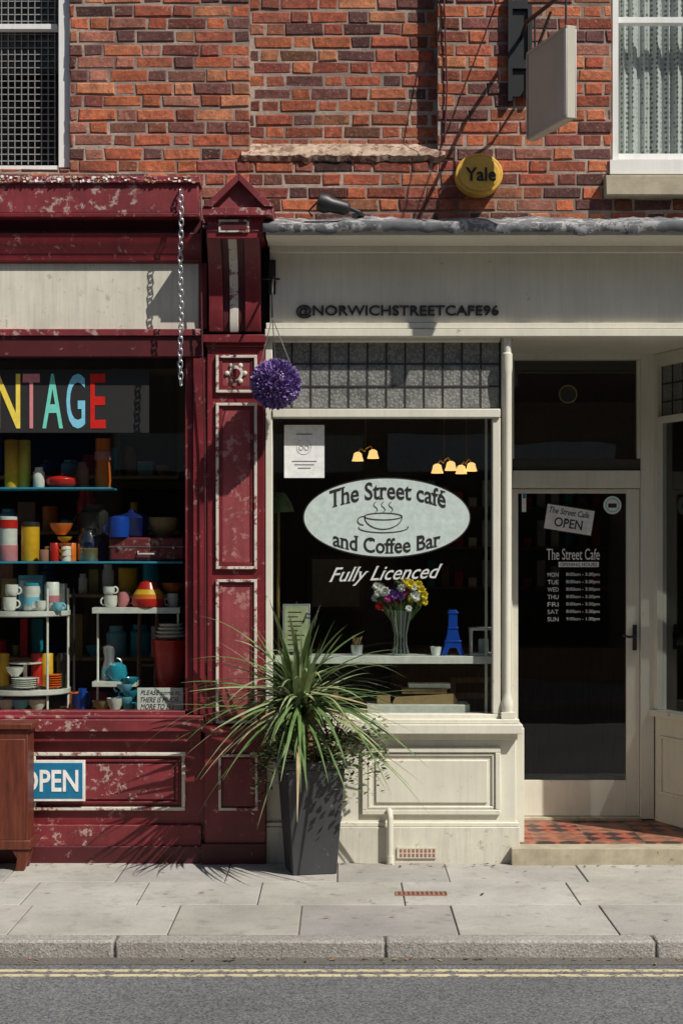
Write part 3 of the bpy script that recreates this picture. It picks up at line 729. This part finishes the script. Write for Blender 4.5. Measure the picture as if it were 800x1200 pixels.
b=B('shop_window_glass',vin); b.box(XV,X(218,.09),.090,.094,Z(836,.09),Z(412,.09),'glass'); b.build()
b=B('shop_interior',vin)
b.box(XV,-.75,1.5,1.6,0,3.15,'dark2'); b.box(-.78,-.72,.1,1.5,0,3.15,'dark2'); b.box(XV,-.78,.12,1.5,Z(845),Z(838),'woodlt')
b.box(X(128,1.3),-.79,1.4,1.43,Z(572,1.3),Z(430,1.3),'olive'); b.box(X(140,1.3),X(205,1.3),1.36,1.39,Z(560,1.3),Z(440,1.3),'dark2')
b.build()
yb=.086
ban=empty('vintage_banner',(X(60,yb),yb,Z(470,yb)))
b=B('banner_panel',ban); b.pb(-95,433,175,507,yb,yb+.002,'ink'); b.build()
for ch,a,c_,mt in (('V',-58,-33,'sky'),('I',-28,-19,'redpl'),('N',-5,24,'yel2'),('T',27,47,'pink'),('A',50,74,'mint'),('G',78,100,'sky'),('E',106,124,'redpl')):
    text('letter_'+ch,ch,a,c_,438,502,yb-.003,mt,ban,off=.012)
def shelf(name,x0,x1,py,y0,y1,m,th=.012):
    b=B(name,bevel=.002); z=Z(py,y0); b.box(X(x0,y0),X(x1,y0),y0,y1,z-th,z,m); return b,z
b,zA=shelf('glass_shelf',-200,131,571,.2,.5,'shelfblue'); b.build()
b,zB=shelf('glass_shelf',-200,215,658,.2,.55,'shelfblue'); 
b.build()
b=B('white_display_stand',bevel=.002)
for py in (716,808): b.lathe((X(30,.3),.36,Z(py,.2)),[(.25,-.035),(.262,-.03),(.262,0),(.25,0),(.25,-.02)],'ceramic',40)
for px in (56,-4,82,75): b.tube([(X(px,.2),.2 if px in(56,-4) else .36,Z(836)),(X(px,.2),.2 if px in (56,-4) else .36,Z(690,.2))],.008,'ceramic' if px!=82 else 'black')
b.build(); zC=Z(716,.2)+.001; zD=Z(808,.2)+.001
b=B('white_display_shelf',bevel=.002); b.box(X(108,.2),X(211,.2),.2,.42,Z(719,.2),Z(712,.2),'ceramic')
for px in (112,207): b.tube([(X(px,.2),.3,Z(836)),(X(px,.2),.3,Z(720,.2))],.008,'ceramic')
b.box(X(108,.2),X(160,.2),.2,.42,Z(805,.2),Z(799,.2),'ceramic')
b.build(); zE=Z(712,.2)+.001; zF=Z(799,.2)+.001; z0_=Z(838)+.002
def item(name,px,z,prof,m,y=.3,handle=None,parts=()):
    x=X(px,y); b=B(name,smooth=50); b.lathe((x,y,z+.001),prof,m,22)
    if handle:
        hr,hz,sd=handle; r0=max(r for r,_ in prof)*.93
        b.tube([(x+sd*(r0+hr*math.sin(t*math.pi/8)),y,z+hz+hr*math.cos(t*math.pi/8)) for t in range(9)],.006,m,6)
    for pf,mm in parts: b.lathe((x,y,z+.001),pf,mm,22)
    return b.build()
def can(r,h): return [(r*.97,0),(r,.004),(r,h-.004),(r*.9,h)]
def mug(r,h): return [(r*.7,0),(r*.9,.01),(r,h*.5),(r*.97,h),(r*.88,h),(r*.85,h*.2)]
def bowl(r,h): return [(r*.45,0),(r*.5,.008),(r*.85,h*.5),(r,h),(r*.95,h),(r*.6,h*.3)]
def jar(r,h): return [(r*.9,0),(r,.01),(r,h*.75),(r*.7,h*.85),(r*.7,h),(r*.5,h)]
item('yellow_storage_tube',14,zA,can(.042,.29),'yellow',.3); item('yellow_storage_tube',29,zA,can(.038,.29),'yel2',.33)
item('small_jar',46,zA,jar(.035,.12),'ceramic',.26); item('red_casserole',73,zA,[(.07,0),(.095,.02),(.1,.05),(.098,.055),(.06,.07),(.015,.075),(.012,.09)],'redpl',.3)
item('orange_vase',121,zA,[(.045,0),(.05,.05),(.042,.16),(.046,.3),(.035,.3)],'orange',.36,parts=[([(.052,.17),(.052,.22)],'pink')])
item('glass_carafe',97,zA,jar(.04,.16),'terracotta',.38)
item('vacuum_flask',10,zB,can(.055,.27),'ceramic',.3,parts=[(can(.057,.1),'pink'),([(.058,.2),(.058,.25)],'redpl')])
item('yellow_storage_tin',36,zB,can(.055,.22),'yellow',.32,parts=[([(.057,.21),(.057,.235),(.02,.24)],'letter')])
item('mixing_bowl',72,zB+.16,bowl(.07,.07),'orange',.3)
for i,(px,mm) in enumerate(((60,'terracotta'),(66,'woodlt'),(76,'redpl'),(83,'terracotta'),(57,'ceramic'),(72,'orange'))): item('storage_tin',52+i*6.4,zB,can(.03,.07+.02*(i%3)),mm,.24+.05*(i%2)); 
for i in range(4): item('egg_cup',76,zB+.038*i,bowl(.045,.034),'yellow' if i%2 else 'orange',.25)
item('glass_jar',104,zB,jar(.07,.2),'vaseglass',.32,parts=[(can(.06,.08),'wicker')]); item('glass_kettle',110,zB+.145,jar(.09,.2),'letter',.42,(.04,.1,-1)); item('blue_enamel_pan',108,zB,can(.08,.14),'cobalt',.45)
item('navy_stockpot',155,zB+.145,[(.09,0),(.1,.01),(.1,.11),(.105,.115),(.09,.13),(.03,.15),(.015,.17)],'navy',.36,(.03,.07,1)); item('navy_saucepan',140,zB+.145,[(.06,0),(.065,.09),(.06,.12),(.02,.13)],'cobalt',.27,(.03,.05,-1))
item('wicker_bread_basket',192,zB+.145,bowl(.1,.12),'wicker',.38)
b=B('red_vanity_case',bevel=.014); xa,xb=X(128,.24),X(216,.24); b.box(xa,xb,.24,.5,zB+.001,zB+.145,'redworn'); b.build()
o=bpy.data.objects['red_vanity_case']; b=B('case_trim',None); b.box(xa-.002,xb+.002,.236,.239,zB+.085,zB+.09,'chrome'); xm=(xa+xb)/2
b.tube([(xm-.05,.235,zB+.06),(xm-.05,.22,zB+.045),(xm+.05,.22,zB+.045),(xm+.05,.235,zB+.06)],.006,'ceramic'); b.tube([(xa+.06,.234,zB+.09),(xa+.06,.234,zB+.075)],.01,'chrome'); b.tube([(xb-.06,.234,zB+.09),(xb-.06,.234,zB+.075)],.01,'chrome'); t=b.build(); t.parent=o; t.location-=o.location
item('storage_canister',38,zC,can(.05,.15),'ceramic',.3,parts=[([(.052,.03),(.052,.08)],'sky'),([(.052,.15),(.05,.165)],'teal')])
item('storage_canister',62,zC,can(.04,.17),'ceramic',.26,parts=[([(.042,.05),(.042,.09)],'pink')])
item('tea_mug',12,zC,mug(.04,.08),'ceramic',.22,(.022,.04,1)); item('tea_mug',14,zC+.085,mug(.04,.07),'ceramic',.24,(.02,.035,1)); item('tea_mug',48,zC,mug(.032,.06),'ceramic',.2,(.02,.03,-1)); item('tea_mug',68,zC,mug(.03,.05),'sky',.2,(.018,.025,1))
b=B('gift_boxes',bevel=.002); b.box(X(22,.36),X(50,.36),.36,.5,zC+.001,zC+.21,'sky'); b.box(X(52,.36),X(76,.36),.36,.46,zC+.001,zC+.16,'ceramic'); b.box(X(22,.36)+.01,X(50,.36)-.01,.356,.359,zC+.1,zC+.18,'ceramic'); b.box(X(2,.4),X(20,.4),.4,.48,zC+.001,zC+.19,'wicker'); b.build()
for i in range(6): item('orange_saucer',62,zD+.014*i,[(.03,0),(.055,.012),(.052,.014)],'orange',.27)
for i in range(5): item('white_plate',30,zD+.012*i,[(.05,0),(.085,.01),(.082,.012)],'ceramic',.3)
item('sugar_bowl',18,zD+.07,bowl(.055,.055),'ceramic',.3); item('cake_stand',30,zD+.0,[(.05,0),(.012,.01),(.012,.13),(.1,.14),(.1,.148)],'ceramic',.42)
for i,(px,mm) in enumerate(((4,'yellow'),(44,'redpl'),(56,'yellow'),(74,'letter'))): item('kitchen_tin',px,zD,can(.038,.2),mm,.46)
for i,px in enumerate((8,26,44)): item('blue_tumbler',90+i*7,z0_,mug(.026,.1+.03*(i%2)),'cobalt' if i%2 else 'navy',.25+.05*i)
for i,(px,mm) in enumerate(((8,'ceramic'),(24,'sky'),(44,'ceramic'))): item('dinner_bowl',px,z0_,bowl(.055,.07),mm,.22)
b=B('striped_basket'); x=X(174,.28); b.lathe((x,.28,zE+.001),[(.09,0),(.1,.02),(.096,.05)],'redpl'); b.lathe((x,.28,zE+.051),[(.096,0),(.09,.025)],'orange'); b.lathe((x,.28,zE+.077),[(.09,0),(.07,.03)],'yellow'); b.lathe((x,.28,zE+.108),[(.07,0),(.05,.04),(.02,.05)],'redpl'); b.build()
item('tea_mug',130,zE,mug(.04,.07),'ceramic',.26,(.022,.035,-1)); item('tea_mug',145,zE,mug(.038,.09),'pink',.34,(.022,.04,1)); item('tea_mug',128,zE+.072,mug(.035,.05),'ceramic',.27,(.02,.03,1)); item('tea_mug',203,zE,mug(.035,.08),'ceramic',.3,(.02,.03,-1))
item('tall_red_planter',200,z0_,[(.06,0),(.07,.1),(.09,.24),(.115,.42),(.1,.42)],'redpl',.34); 
for i in range(4): item('white_bowl',200,z0_+.422+.022*i,bowl(.1-.008*i,.03),'ceramic',.34)
for i in range(5): item('teal_cup',150+(-3 if i%2 else 3),z0_+.038*i,bowl(.05,.05),'teal' if i%2==0 else 'sky',.22,(.02,.025,-1))
item('steel_coffee_pot',128,zF,[(.05,0),(.048,.06),(.03,.12),(.04,.2),(.01,.22)],'chrome',.35,(.03,.1,1)); item('teal_teapot',138,zF,[(.04,0),(.06,.04),(.05,.09),(.012,.11)],'teal',.28,(.03,.05,-1))
item('copper_bowl',120,z0_,bowl(.06,.06),'wicker',.24); item('copper_bowl',135,z0_,bowl(.05,.08),'ceramic',.2)
item('orange_saucepan',92,z0_,can(.06,.1),'orange',.4,(.03,.05,1)); item('yellow_mixing_bowl',172,z0_,bowl(.07,.09),'yel2',.5)
b=B('wooden_ladder',bevel=.002); 
for dx in(166,186): b.tube([(X(dx-3,.6),.55,z0_),(X(dx+2,.9),.75,Z(690,.8))],.014,'terracotta',6)
b.tube([(X(166,.6),.6,z0_+.25),(X(186,.6),.6,z0_+.25)],.01,'terracotta'); b.build()
b=B('handwritten_card',bevel=.001); b.pb(161,806,215,834,.12,.125,'paper'); o_=b.build()
for i,t in enumerate(['PLEASE come in,','THERE IS MUCH','MORE TO SEE']): 
    o=text('card_text_%d'%i,t,165,165+[46,44,40][i],809+i*8,815+i*8,.118,'ink',None,off=.0,shear=.3); o.parent=o_; o.location-=o_.location
rr=random.Random(11)
b=B('shop_stock_rack',bevel=.003)
for zz in (.72,1.15,1.55,1.95,2.3):
    b.box(XV+.1,X(212,.9),.75,1.15,zz-.02,zz,'woodlt')
    x=XV+.15
    while x<X(196,.9):
        wd=.05+rr.random()*.11; hh=.08+rr.random()*.2; t=rr.random(); mt=rr.choice(['redpl','yellow','teal','wicker','olive','terracotta','sky','navy','ceramic','orange']); yy=.82+rr.random()*.1
        if t<.25: b.box(x,x+wd*.85,yy,1.1,zz+.001,zz+hh,mt)
        elif t<.5: b.lathe((x+wd/2,yy,zz+.001),jar(wd*.45,hh),mt,16)
        elif t<.7: b.lathe((x+wd/2,yy,zz+.001),bowl(wd*.5,.07),mt,16)
        elif t<.93: b.lathe((x+wd/2,yy,zz+.001),can(wd*.4,hh*.8),mt,16)
        x+=wd*1.05
b.build()

yo=-.055
os_=empty('blue_open_sign',(X(62,yo),yo,Z(915,yo)))
b=B('sign_board',os_,bevel=.002)
b.pb(14,891,100,939,yo,yo+.02,'ceramic'); b.pb(17,894,97,936,yo-.002,yo+.001,'blue'); b.build()
text('sign_lettering','OPEN',24,92,902,928,yo-.005,'paper',os_,off=.02)
yc=-.30
b=B('wooden_cabinet',bevel=.006)
b.pb(-80,855,33,992,yc,-.11,'wood'); b.pb(-84,848,38,855,yc-.02,-.10,'wood'); b.pb(-78,866,30,985,yc-.008,yc+.001,'wood')
b.pb(-83,985,36,996,yc-.012,-.105,'wood')
for px in(-70,24):
    x=X(px,yc); zz=Z(996,yc); b.prism([(x-.05,zz),(x+.05,zz),(x+.045,zz-.05),(x+.02,.002),(x-.03,.002),(x-.02,zz-.05)],yc,-.25,'wood'); b.prism([(x-.05,zz),(x+.05,zz),(x+.02,.002),(x-.03,.002)],-.16,-.12,'wood')
b.build()
b=B('hanging_chain',smooth=80); x=X(212,-.17); zt_=Z(222,-.17); zb_=Z(455,-.17); n=int((zt_-zb_)/.034)
for i in range(n):
    zc=zt_-i*.034-.02; ro=i%2; pts=[]
    for t in range(12):
        a=2*math.pi*t/12; lx=.012*math.cos(a); lz=.013*math.sin(a)+(.010 if math.sin(a)>0 else -.010)
        pts.append((x+(lx if ro else lx*.4)+.003*math.sin(i*.4),-.17+(0 if ro else lx*.9),zc+lz))
    b.tube(pts,.0038,'chrome',5,True)
b.tube([(x,-.13,zt_+.02),(x,-.17,zt_+.01),(x,-.175,zt_-.01)],.006,'black'); b.build()
b=B('wall_cable'); b.tube([(X(236),-.03,Z(232)),(X(238),-.08,Z(260)),(X(237),-.09,Z(320)),(X(238),-.07,Z(400)),(X(241),-.045,Z(520)),(X(242),-.045,Z(845))],.006,'reddark'); b.build()
xa,za=X(561,-.05),Z(204,-.05)
al=empty('yellow_alarm_box',(xa,-.04,za)); b=B('alarm_case',al,bevel=.01)
b.disc(xa,za,.138,.12,-.055,.045,'ochre',40); b.disc(xa,za,.118,.10,-.064,-.054,'ochre',40); b.build()
text('alarm_lettering','Yale',545,581,196,212,-.068,'ink',al,off=.02)
b=B('black_floodlight',bevel=.004); x=X(392,-.2); z=Z(241,-.2)
b.T=Matrix.Translation((x,-.2,z))@Matrix.Rotation(math.radians(14),4,'Y')@Matrix.Rotation(math.radians(90),4,'Y')
b.lathe((0,0,-.10),[(.035,0),(.055,.005),(.058,.05),(.045,.08),(.04,.17),(.025,.19)],'black',20); b.T=None
b.tube([(x+.05,-.2,z),(x+.14,-.16,z-.03),(x+.16,-.08,z-.03),(x+.16,.05,z-.01)],.013,'black',8); b.box(x+.10,x+.17,-.09,-.03,z-.065,z-.02,'black'); b.tube([(x-.09,-.2,z+.03),(x-.15,-.19,z-.03),(x-.13,-.15,z-.05)],.006,'black'); b.build()
hsn=empty('hanging_shop_sign',(1.15,-.4,4.4))
A0=Vector((1.054,-.28)); A1=Vector((1.214,-.78)); u=(A1-A0).normalized(); zb0,zb1=4.156,4.656
angS=math.atan2(u.y,u.x); T=Matrix.Translation((A0.x,A0.y,0))@Matrix.Rotation(angS,4,'Z'); Ls=(A1-A0).length
b=B('sign_board',hsn,bevel=.004); b.T=T
b.box(0,Ls,.0,.05,zb0,zb1,'signface')
for s_ in(-.006,.0505):
    b.box(0,Ls,s_,s_+.0055,zb0,zb0+.015,'signface'); b.box(0,Ls,s_,s_+.0055,zb1-.015,zb1,'signface'); b.box(0,.015,s_,s_+.0055,zb0+.0155,zb1-.0155,'signface'); b.box(Ls-.025,Ls,s_,s_+.0055,zb0+.0155,zb1-.0155,'white')
b.build()
b=B('bracket',hsn,smooth=50)
x0=X(608,.05)
b.box(x0-.07,x0-.045,-.0,.045,Z(118),Z(-10),'black'); b.box(x0+.045,x0+.07,-.0,.045,Z(112),Z(5),'black'); b.box(x0-.045,x0+.045,.0,.04,Z(80),Z(70),'black'); b.box(x0-.045,x0+.045,.0,.04,Z(10),Z(0),'black')
b.box(x0-.046,x0+.046,.02,.042,Z(112),Z(10),'black')
zr=4.84
b.tube([(x0+.01,.03,zr),(A0.x,-.25,zr),(A1.x,A1.y,zr),(A1.x+.02,-.88,zr)],.012,'black',8)
b.tube([(x0+.01,.03,zr-.35),(x0+.03,-.12,zr-.33),(x0+.07,-.3,zr-.15),(x0+.12,-.48,zr-.012)],.009,'black',6)
b.tube([(x0+.01,.03,zr+.55),(A1.x,A1.y,zr)],.005,'black',6); b.tube([(x0-.4,.04,zr+.35),(A1.x,A1.y,zr)],.004,'black',6)
for q in(.06,Ls-.06):
    p=A0+u*q; b.tube([(p.x+.02,p.y,zb1-.005),(p.x+.02,p.y,zr)],.006,'black',6)
b.build()
b=B('wall_cable',None); b.tube([(X(520,.04),.04,Z(165)),(X(524),.035,Z(100)),(X(517),.035,Z(-100))],.006,'reddark'); b.build()
fb=empty('hanging_flower_ball',(X(323,-.25),-.25,Z(450,-.25)))
c=Vector((X(323,-.25),-.25,Z(450,-.25))); R=.14
b=B('flower_ball',fb,smooth=80); b.ell(tuple(c),R*.84,'purpled',20,14)
rr=random.Random(5)
for i in range(1700):
    zq=1-2*(i+.5)/1700; a=i*2.39996+rr.random()*.3; q=math.sqrt(1-zq*zq); d=Vector((q*math.cos(a),q*math.sin(a),zq)); d=(d+Vector((rr.random()-.5,rr.random()-.5,rr.random()-.5))*.6).normalized()
    dd=Vector((q*math.cos(a),q*math.sin(a),zq)); p=c+dd*R*.82; L_=R*(.16+rr.random()*.13)
    s_=d.cross(Vector((rr.random()-.5,rr.random()-.5,rr.random()-.5))).normalized()*.009
    b.add([tuple(p),tuple(p+d*L_*.6+s_),tuple(p+d*L_),tuple(p+d*L_*.6-s_)],[(0,1,2,3)],'purple' if rr.random()<.8 else 'purpled')
b.build()
b=B('ball_hanger',fb,smooth=50)
hk=(X(319,-.25),-.25,Z(372,-.25))
for s_ in(-.09,.0,.09): b.tube([(c.x+s_,c.y+(.05 if s_==0 else 0),c.z+.1),hk],.003,'chrome',5)
b.tube([hk,(hk[0],-.25,Z(345,-.25)),(hk[0],-.24,Z(335,-.24)),(hk[0],-.1,Z(325,-.1)),(hk[0],.0,Z(325,0))],.007,'black',6)
b.box(X(315),X(323),-.013,-.0005,Z(345),Z(305),'black'); b.tube([(X(308,-.02),-.02,Z(327,-.02)),(X(328,-.02),-.02,Z(327,-.02))],.006,'black')
b.build()

# ================================================================ PLANTER
pl=empty('potted_cordyline',(X(363,-.26),-.26,0)); pc=Vector((X(364,-.27),-.29))
b=B('slate_planter',pl,bevel=.006)
Tm=Matrix.Translation((pc.x,pc.y,0))@Matrix.Rotation(math.radians(12),4,'Z'); b.T=Tm
def fr(r0,z0,r1,z1,m):
    V=[(-r0,-r0,z0),(r0,-r0,z0),(r0,r0,z0),(-r0,r0,z0),(-r1,-r1,z1),(r1,-r1,z1),(r1,r1,z1),(-r1,r1,z1)]
    b.add(V,[(0,3,2,1),(4,5,6,7),(0,1,5,4),(1,2,6,5),(2,3,7,6),(3,0,4,7)],m)
fr(.125,.003,.165,.60,'slate')
r=.178
for a_,b_,c_,d_ in ((-r,r,-r,-r+.03),(-r,r,r-.03,r),(-r,-r+.03,-r+.03,r-.03),(r-.03,r,-r+.03,r-.03)): b.box(a_,b_,c_,d_,.6,.645,'slate')
b.box(-.148,.148,-.148,.148,.601,.625,'soil'); b.build()
b=B('trunk',pl); b.lathe((pc.x,pc.y,.6),[(.03,0),(.026,.15),(.03,.3),(.02,.36)],'wicker',12); b.build()
b=B('strap_leaves',pl,smooth=80); rr=random.Random(21)
def leaf(o,az,el,Lf,wd,droop,m):
    n=9; d=Vector((math.cos(az)*math.cos(el),math.sin(az)*math.cos(el),math.sin(el))); s0=Vector((-math.sin(az),math.cos(az),0)); V=[];F=[]
    tw=(rr.random()-.5)*1.2
    for i in range(n+1):
        t=i/n; p=o+d*Lf*t+Vector((0,0,-droop*Lf*t**2.2)); 
        if p.y>-.06: p.y=-.06-.02*math.sin(i)
        if p.z<.03: p.z=.03
        wv=wd*(.45+.55*math.sin(min(1,t*2.2+.15)*math.pi/2))*(1-t**2.2)+.0006
        s_=(s0*math.cos(tw*t)+d.cross(s0)*math.sin(tw*t))*wv; dn=d.cross(s0)*wv*.35
        V+=[tuple(p-s_),tuple(p-dn*-1),tuple(p+s_)]
    for i in range(n): a=i*3; F+=[(a,a+1,a+4,a+3),(a+1,a+2,a+5,a+4)]
    b.add(V,F,m)
ctr=Vector((pc.x-.06,pc.y,.95))
for i in range(235):
    az=rr.random()*6.283; el=math.asin(min(1,max(-1,-.4+1.38*rr.random()**.85))); 
    Lf=.48+rr.random()*.45; 
    if el>.9: Lf=.48+rr.random()*.26
    if el<0: Lf*=.85
    if math.sin(az)>.3: Lf*=.6
    o=ctr+Vector(((rr.random()-.5)*.06,(rr.random()-.5)*.06,(rr.random()-.5)*.2))
    mt='leafdry' if (el<.1 and rr.random()<.2) else rr.choice(['leaf','leaf','leafpale'])
    leaf(o,az,el,Lf,.010+rr.random()*.007,.1+rr.random()*.5*(1 if el<1 else .3),mt)
b.build()
b=B('bronze_grass',pl,smooth=80)
for i in range(80):
    az=rr.random()*6.283; el=.5+rr.random()*.9; leaf(Vector((pc.x+.12,pc.y,.64)),az,el,.3+rr.random()*.25,.005,.3+rr.random()*.3,'leafred')
b.build()
b=B('trailing_foliage',pl,smooth=80)
for i in range(2300):
    az=rr.random()*6.283; q=rr.random(); rad=.10+.19*q**.7; h=.70+.12*math.sin(az*3+1)*q+rr.random()*.10-(.3*q*q*rr.random())
    p=Vector((pc.x+rad*1.3*math.cos(az)+.05,pc.y+rad*math.sin(az)*.85-.01,h))
    if p.y>-.06: p.y=-.06-rr.random()*.05
    d=Vector((math.cos(az)+rr.random()-.5,math.sin(az)+rr.random()-.9,rr.random()*1.2-.4)).normalized(); s_=d.cross(Vector((rr.random()-.5,rr.random()-.5,1))).normalized()
    l=.022+rr.random()*.024
    b.add([tuple(p),tuple(p+d*l*.5+s_*l*.35),tuple(p+d*l),tuple(p+d*l*.5-s_*l*.35)],[(0,1,2,3)],'leafvar' if rr.random()<.35 else 'leafsm')
b.build()

b=B('waste_pipe',smooth=60); b.tube([(X(457,-.08),-.08,.0),(X(457,-.08),-.08,Z(958,-.08)),(X(456.5,-.075),-.07,Z(953,-.07)),(X(456,-.06),-.03,Z(951,-.05)),(X(456,0),.0,Z(951,0))],.018,'creamdirty',14)
b.tube([(X(457,-.08),-.08,.0),(X(457,-.08),-.08,.05)],.023,'creamdirty',14); b.build()
b=B('air_brick_vent',bevel=.002); b.pb(465,993,511,1006,-.05,-.041,'creamdirty')
for i in range(9): 
    for j in range(2): b.pb(468+i*4.8,995+j*5.4,471+i*4.8,999+j*5.4,-.0515,-.0505,'terracotta')
b.build()

# ================================================================ GROUND
b=B('pavement',bevel=.004,smooth=20)
rr=random.Random(9)
rows=[(-.006,-.60),(-.606,-1.20),(-1.206,-1.865)]
for ri,(ya,yb_) in enumerate(rows):
    x=-9+.37*ri
    while x<9:
        wd=rr.choice([.62,.76,.76,.9,.6])
        k=.84+rr.random()*.28; col=(.43*k,.412*k,.375*k*(.96+rr.random()*.07)); h=(rr.random()-.5)*.006
        b.box(x,x+wd-.006-rr.random()*.003,yb_,ya,-.06,h,'slab',col); x+=wd
b.box(-9,9,-1.9,.0,-.07,-.006,'joint')
b.build()
b=B('kerb',bevel=.012,smooth=30); x=X(135,-2)-1.26*6
while x<9: b.box(x,x+1.252,-2.0,-1.872,-.12,.001+(rr.random()-.5)*.004,'kerb'); x+=1.26
b.box(-9,9,-1.99,-1.88,-.12,-.01,'joint'); b.build()
b=B('leaf_litter',smooth=80)
for i in range(330):
    x=-4+rr.random()*8; y=rr.choice([-.07-abs(rr.gauss(0,.06)),-2.03-abs(rr.gauss(0,.05)),-.1-rr.random()*1.7 if rr.random()<.25 else -2.03-rr.random()*.05])
    if x>.95 and y>-.12: y-=.06
    z=(.006 if y>-1.99 else -.073); l=.006+rr.random()*.018; a=rr.random()*6.28; dx,dy=math.cos(a)*l,math.sin(a)*l
    b.add([(x-dx,y-dy,z),(x+dy*.4,y-dx*.4,z+.002),(x+dx,y+dy,z+.004*rr.random()),(x-dy*.4,y+dx*.4,z+.003)],[(0,1,2,3)],rr.choice(['wicker','soil','leafdry','terracotta','soil']))
b.build()
b=B('ground'); b.box(-150,150,-150,150,-.30,-.10,'earth'); b.build()
b=B('road'); b.box(-60,60,-8.6,-1.95,-.099,-.08,'asphalt'); b.build()
b=B('gutter_strip'); b.box(-60,60,-2.13,-2.001,-.0795,-.076,'joint'); b.build()
b=B('road_line_markings')
for ya in (-2.24,-2.325): b.box(-60,60,ya-.018,ya+.018,-.0795,-.076,'yline')
b.build()
b=B('far_pavement',bevel=.005); b.box(-60,60,-11.9,-8.605,-.099,.02,'kerb'); b.build()
b=B('pavement_drain_cover',bevel=.001); y0=-.93
b.box(X(463,y0),X(523,y0),y0-.05,y0+.05,-.002,.006,'terracotta')
for i in range(11):
    for j in range(3): xx=X(466,y0)+i*.0245; b.box(xx,xx+.014,y0-.04+j*.03,y0-.02+j*.03,.0055,.0068,'ink')
b.build()
op=empty('opposite_terrace_building',(0,-12.5,0))
b=B('walls',op); b.box(-22,22,-20,-12.2,0,8.2,'opp'); b.prismx(-22.3,22.3,[(-11.9,8.2),(-16,10.8),(-20.3,8.2)],'roof'); b.build()
b=B('windows_and_shopfronts',op)
for i in range(12):
    xx=-21+i*3.6
    for zz in (4.2,6.3): b.box(xx+.8,xx+1.9,-12.21,-12.16,zz,zz+1.5,'white'); b.box(xx+.88,xx+1.82,-12.165,-12.15,zz+.08,zz+1.42,'dark')
    b.box(xx,xx+3.3,-12.3,-12.1,2.9,3.4,'white' if i%3==0 else 'navy' if i%3==1 else 'cream'); b.box(xx+.1,xx+3.2,-12.21,-12.14,.5,2.85,'dark'); b.box(xx+1.6,xx+1.7,-12.15,-12.1,.02,2.85,'white')
b.build()

# ================================================================ LIGHT / CAMERA
sd=Vector((1.1,-1.0,1.65)).normalized()
sl=bpy.data.lights.new('sun','SUN'); sl.energy=5.0; sl.angle=math.radians(.5); sl.color=(1,.95,.87)
so=bpy.data.objects.new('sun',sl); sc.collection.objects.link(so); so.location=(8,-8,12); so.rotation_euler=(-sd).to_track_quat('-Z','Y').to_euler()
wd=bpy.data.worlds.new('World'); sc.world=wd; wd.use_nodes=True; nt=wd.node_tree; bg=nt.nodes['Background']
sk=nt.nodes.new('ShaderNodeTexSky'); sk.sky_type='NISHITA'; sk.sun_disc=False; sk.sun_elevation=math.asin(sd.z); sk.sun_rotation=math.atan2(sd.x,sd.y)
nt.links.new(sk.outputs[0],bg.inputs[0]); bg.inputs[1].default_value=.08
cd=bpy.data.cameras.new('camera'); cd.sensor_fit='VERTICAL'; cd.sensor_height=36; cd.lens=36*1950/1200; cd.shift_y=50/1200; cd.clip_end=1000
co=bpy.data.objects.new('camera',cd); sc.collection.objects.link(co); co.location=(0,-D,HE); co.rotation_euler=(math.radians(90),0,0); sc.camera=co
sc.view_settings.view_transform='Standard'; sc.view_settings.look='None'; sc.view_settings.exposure=0
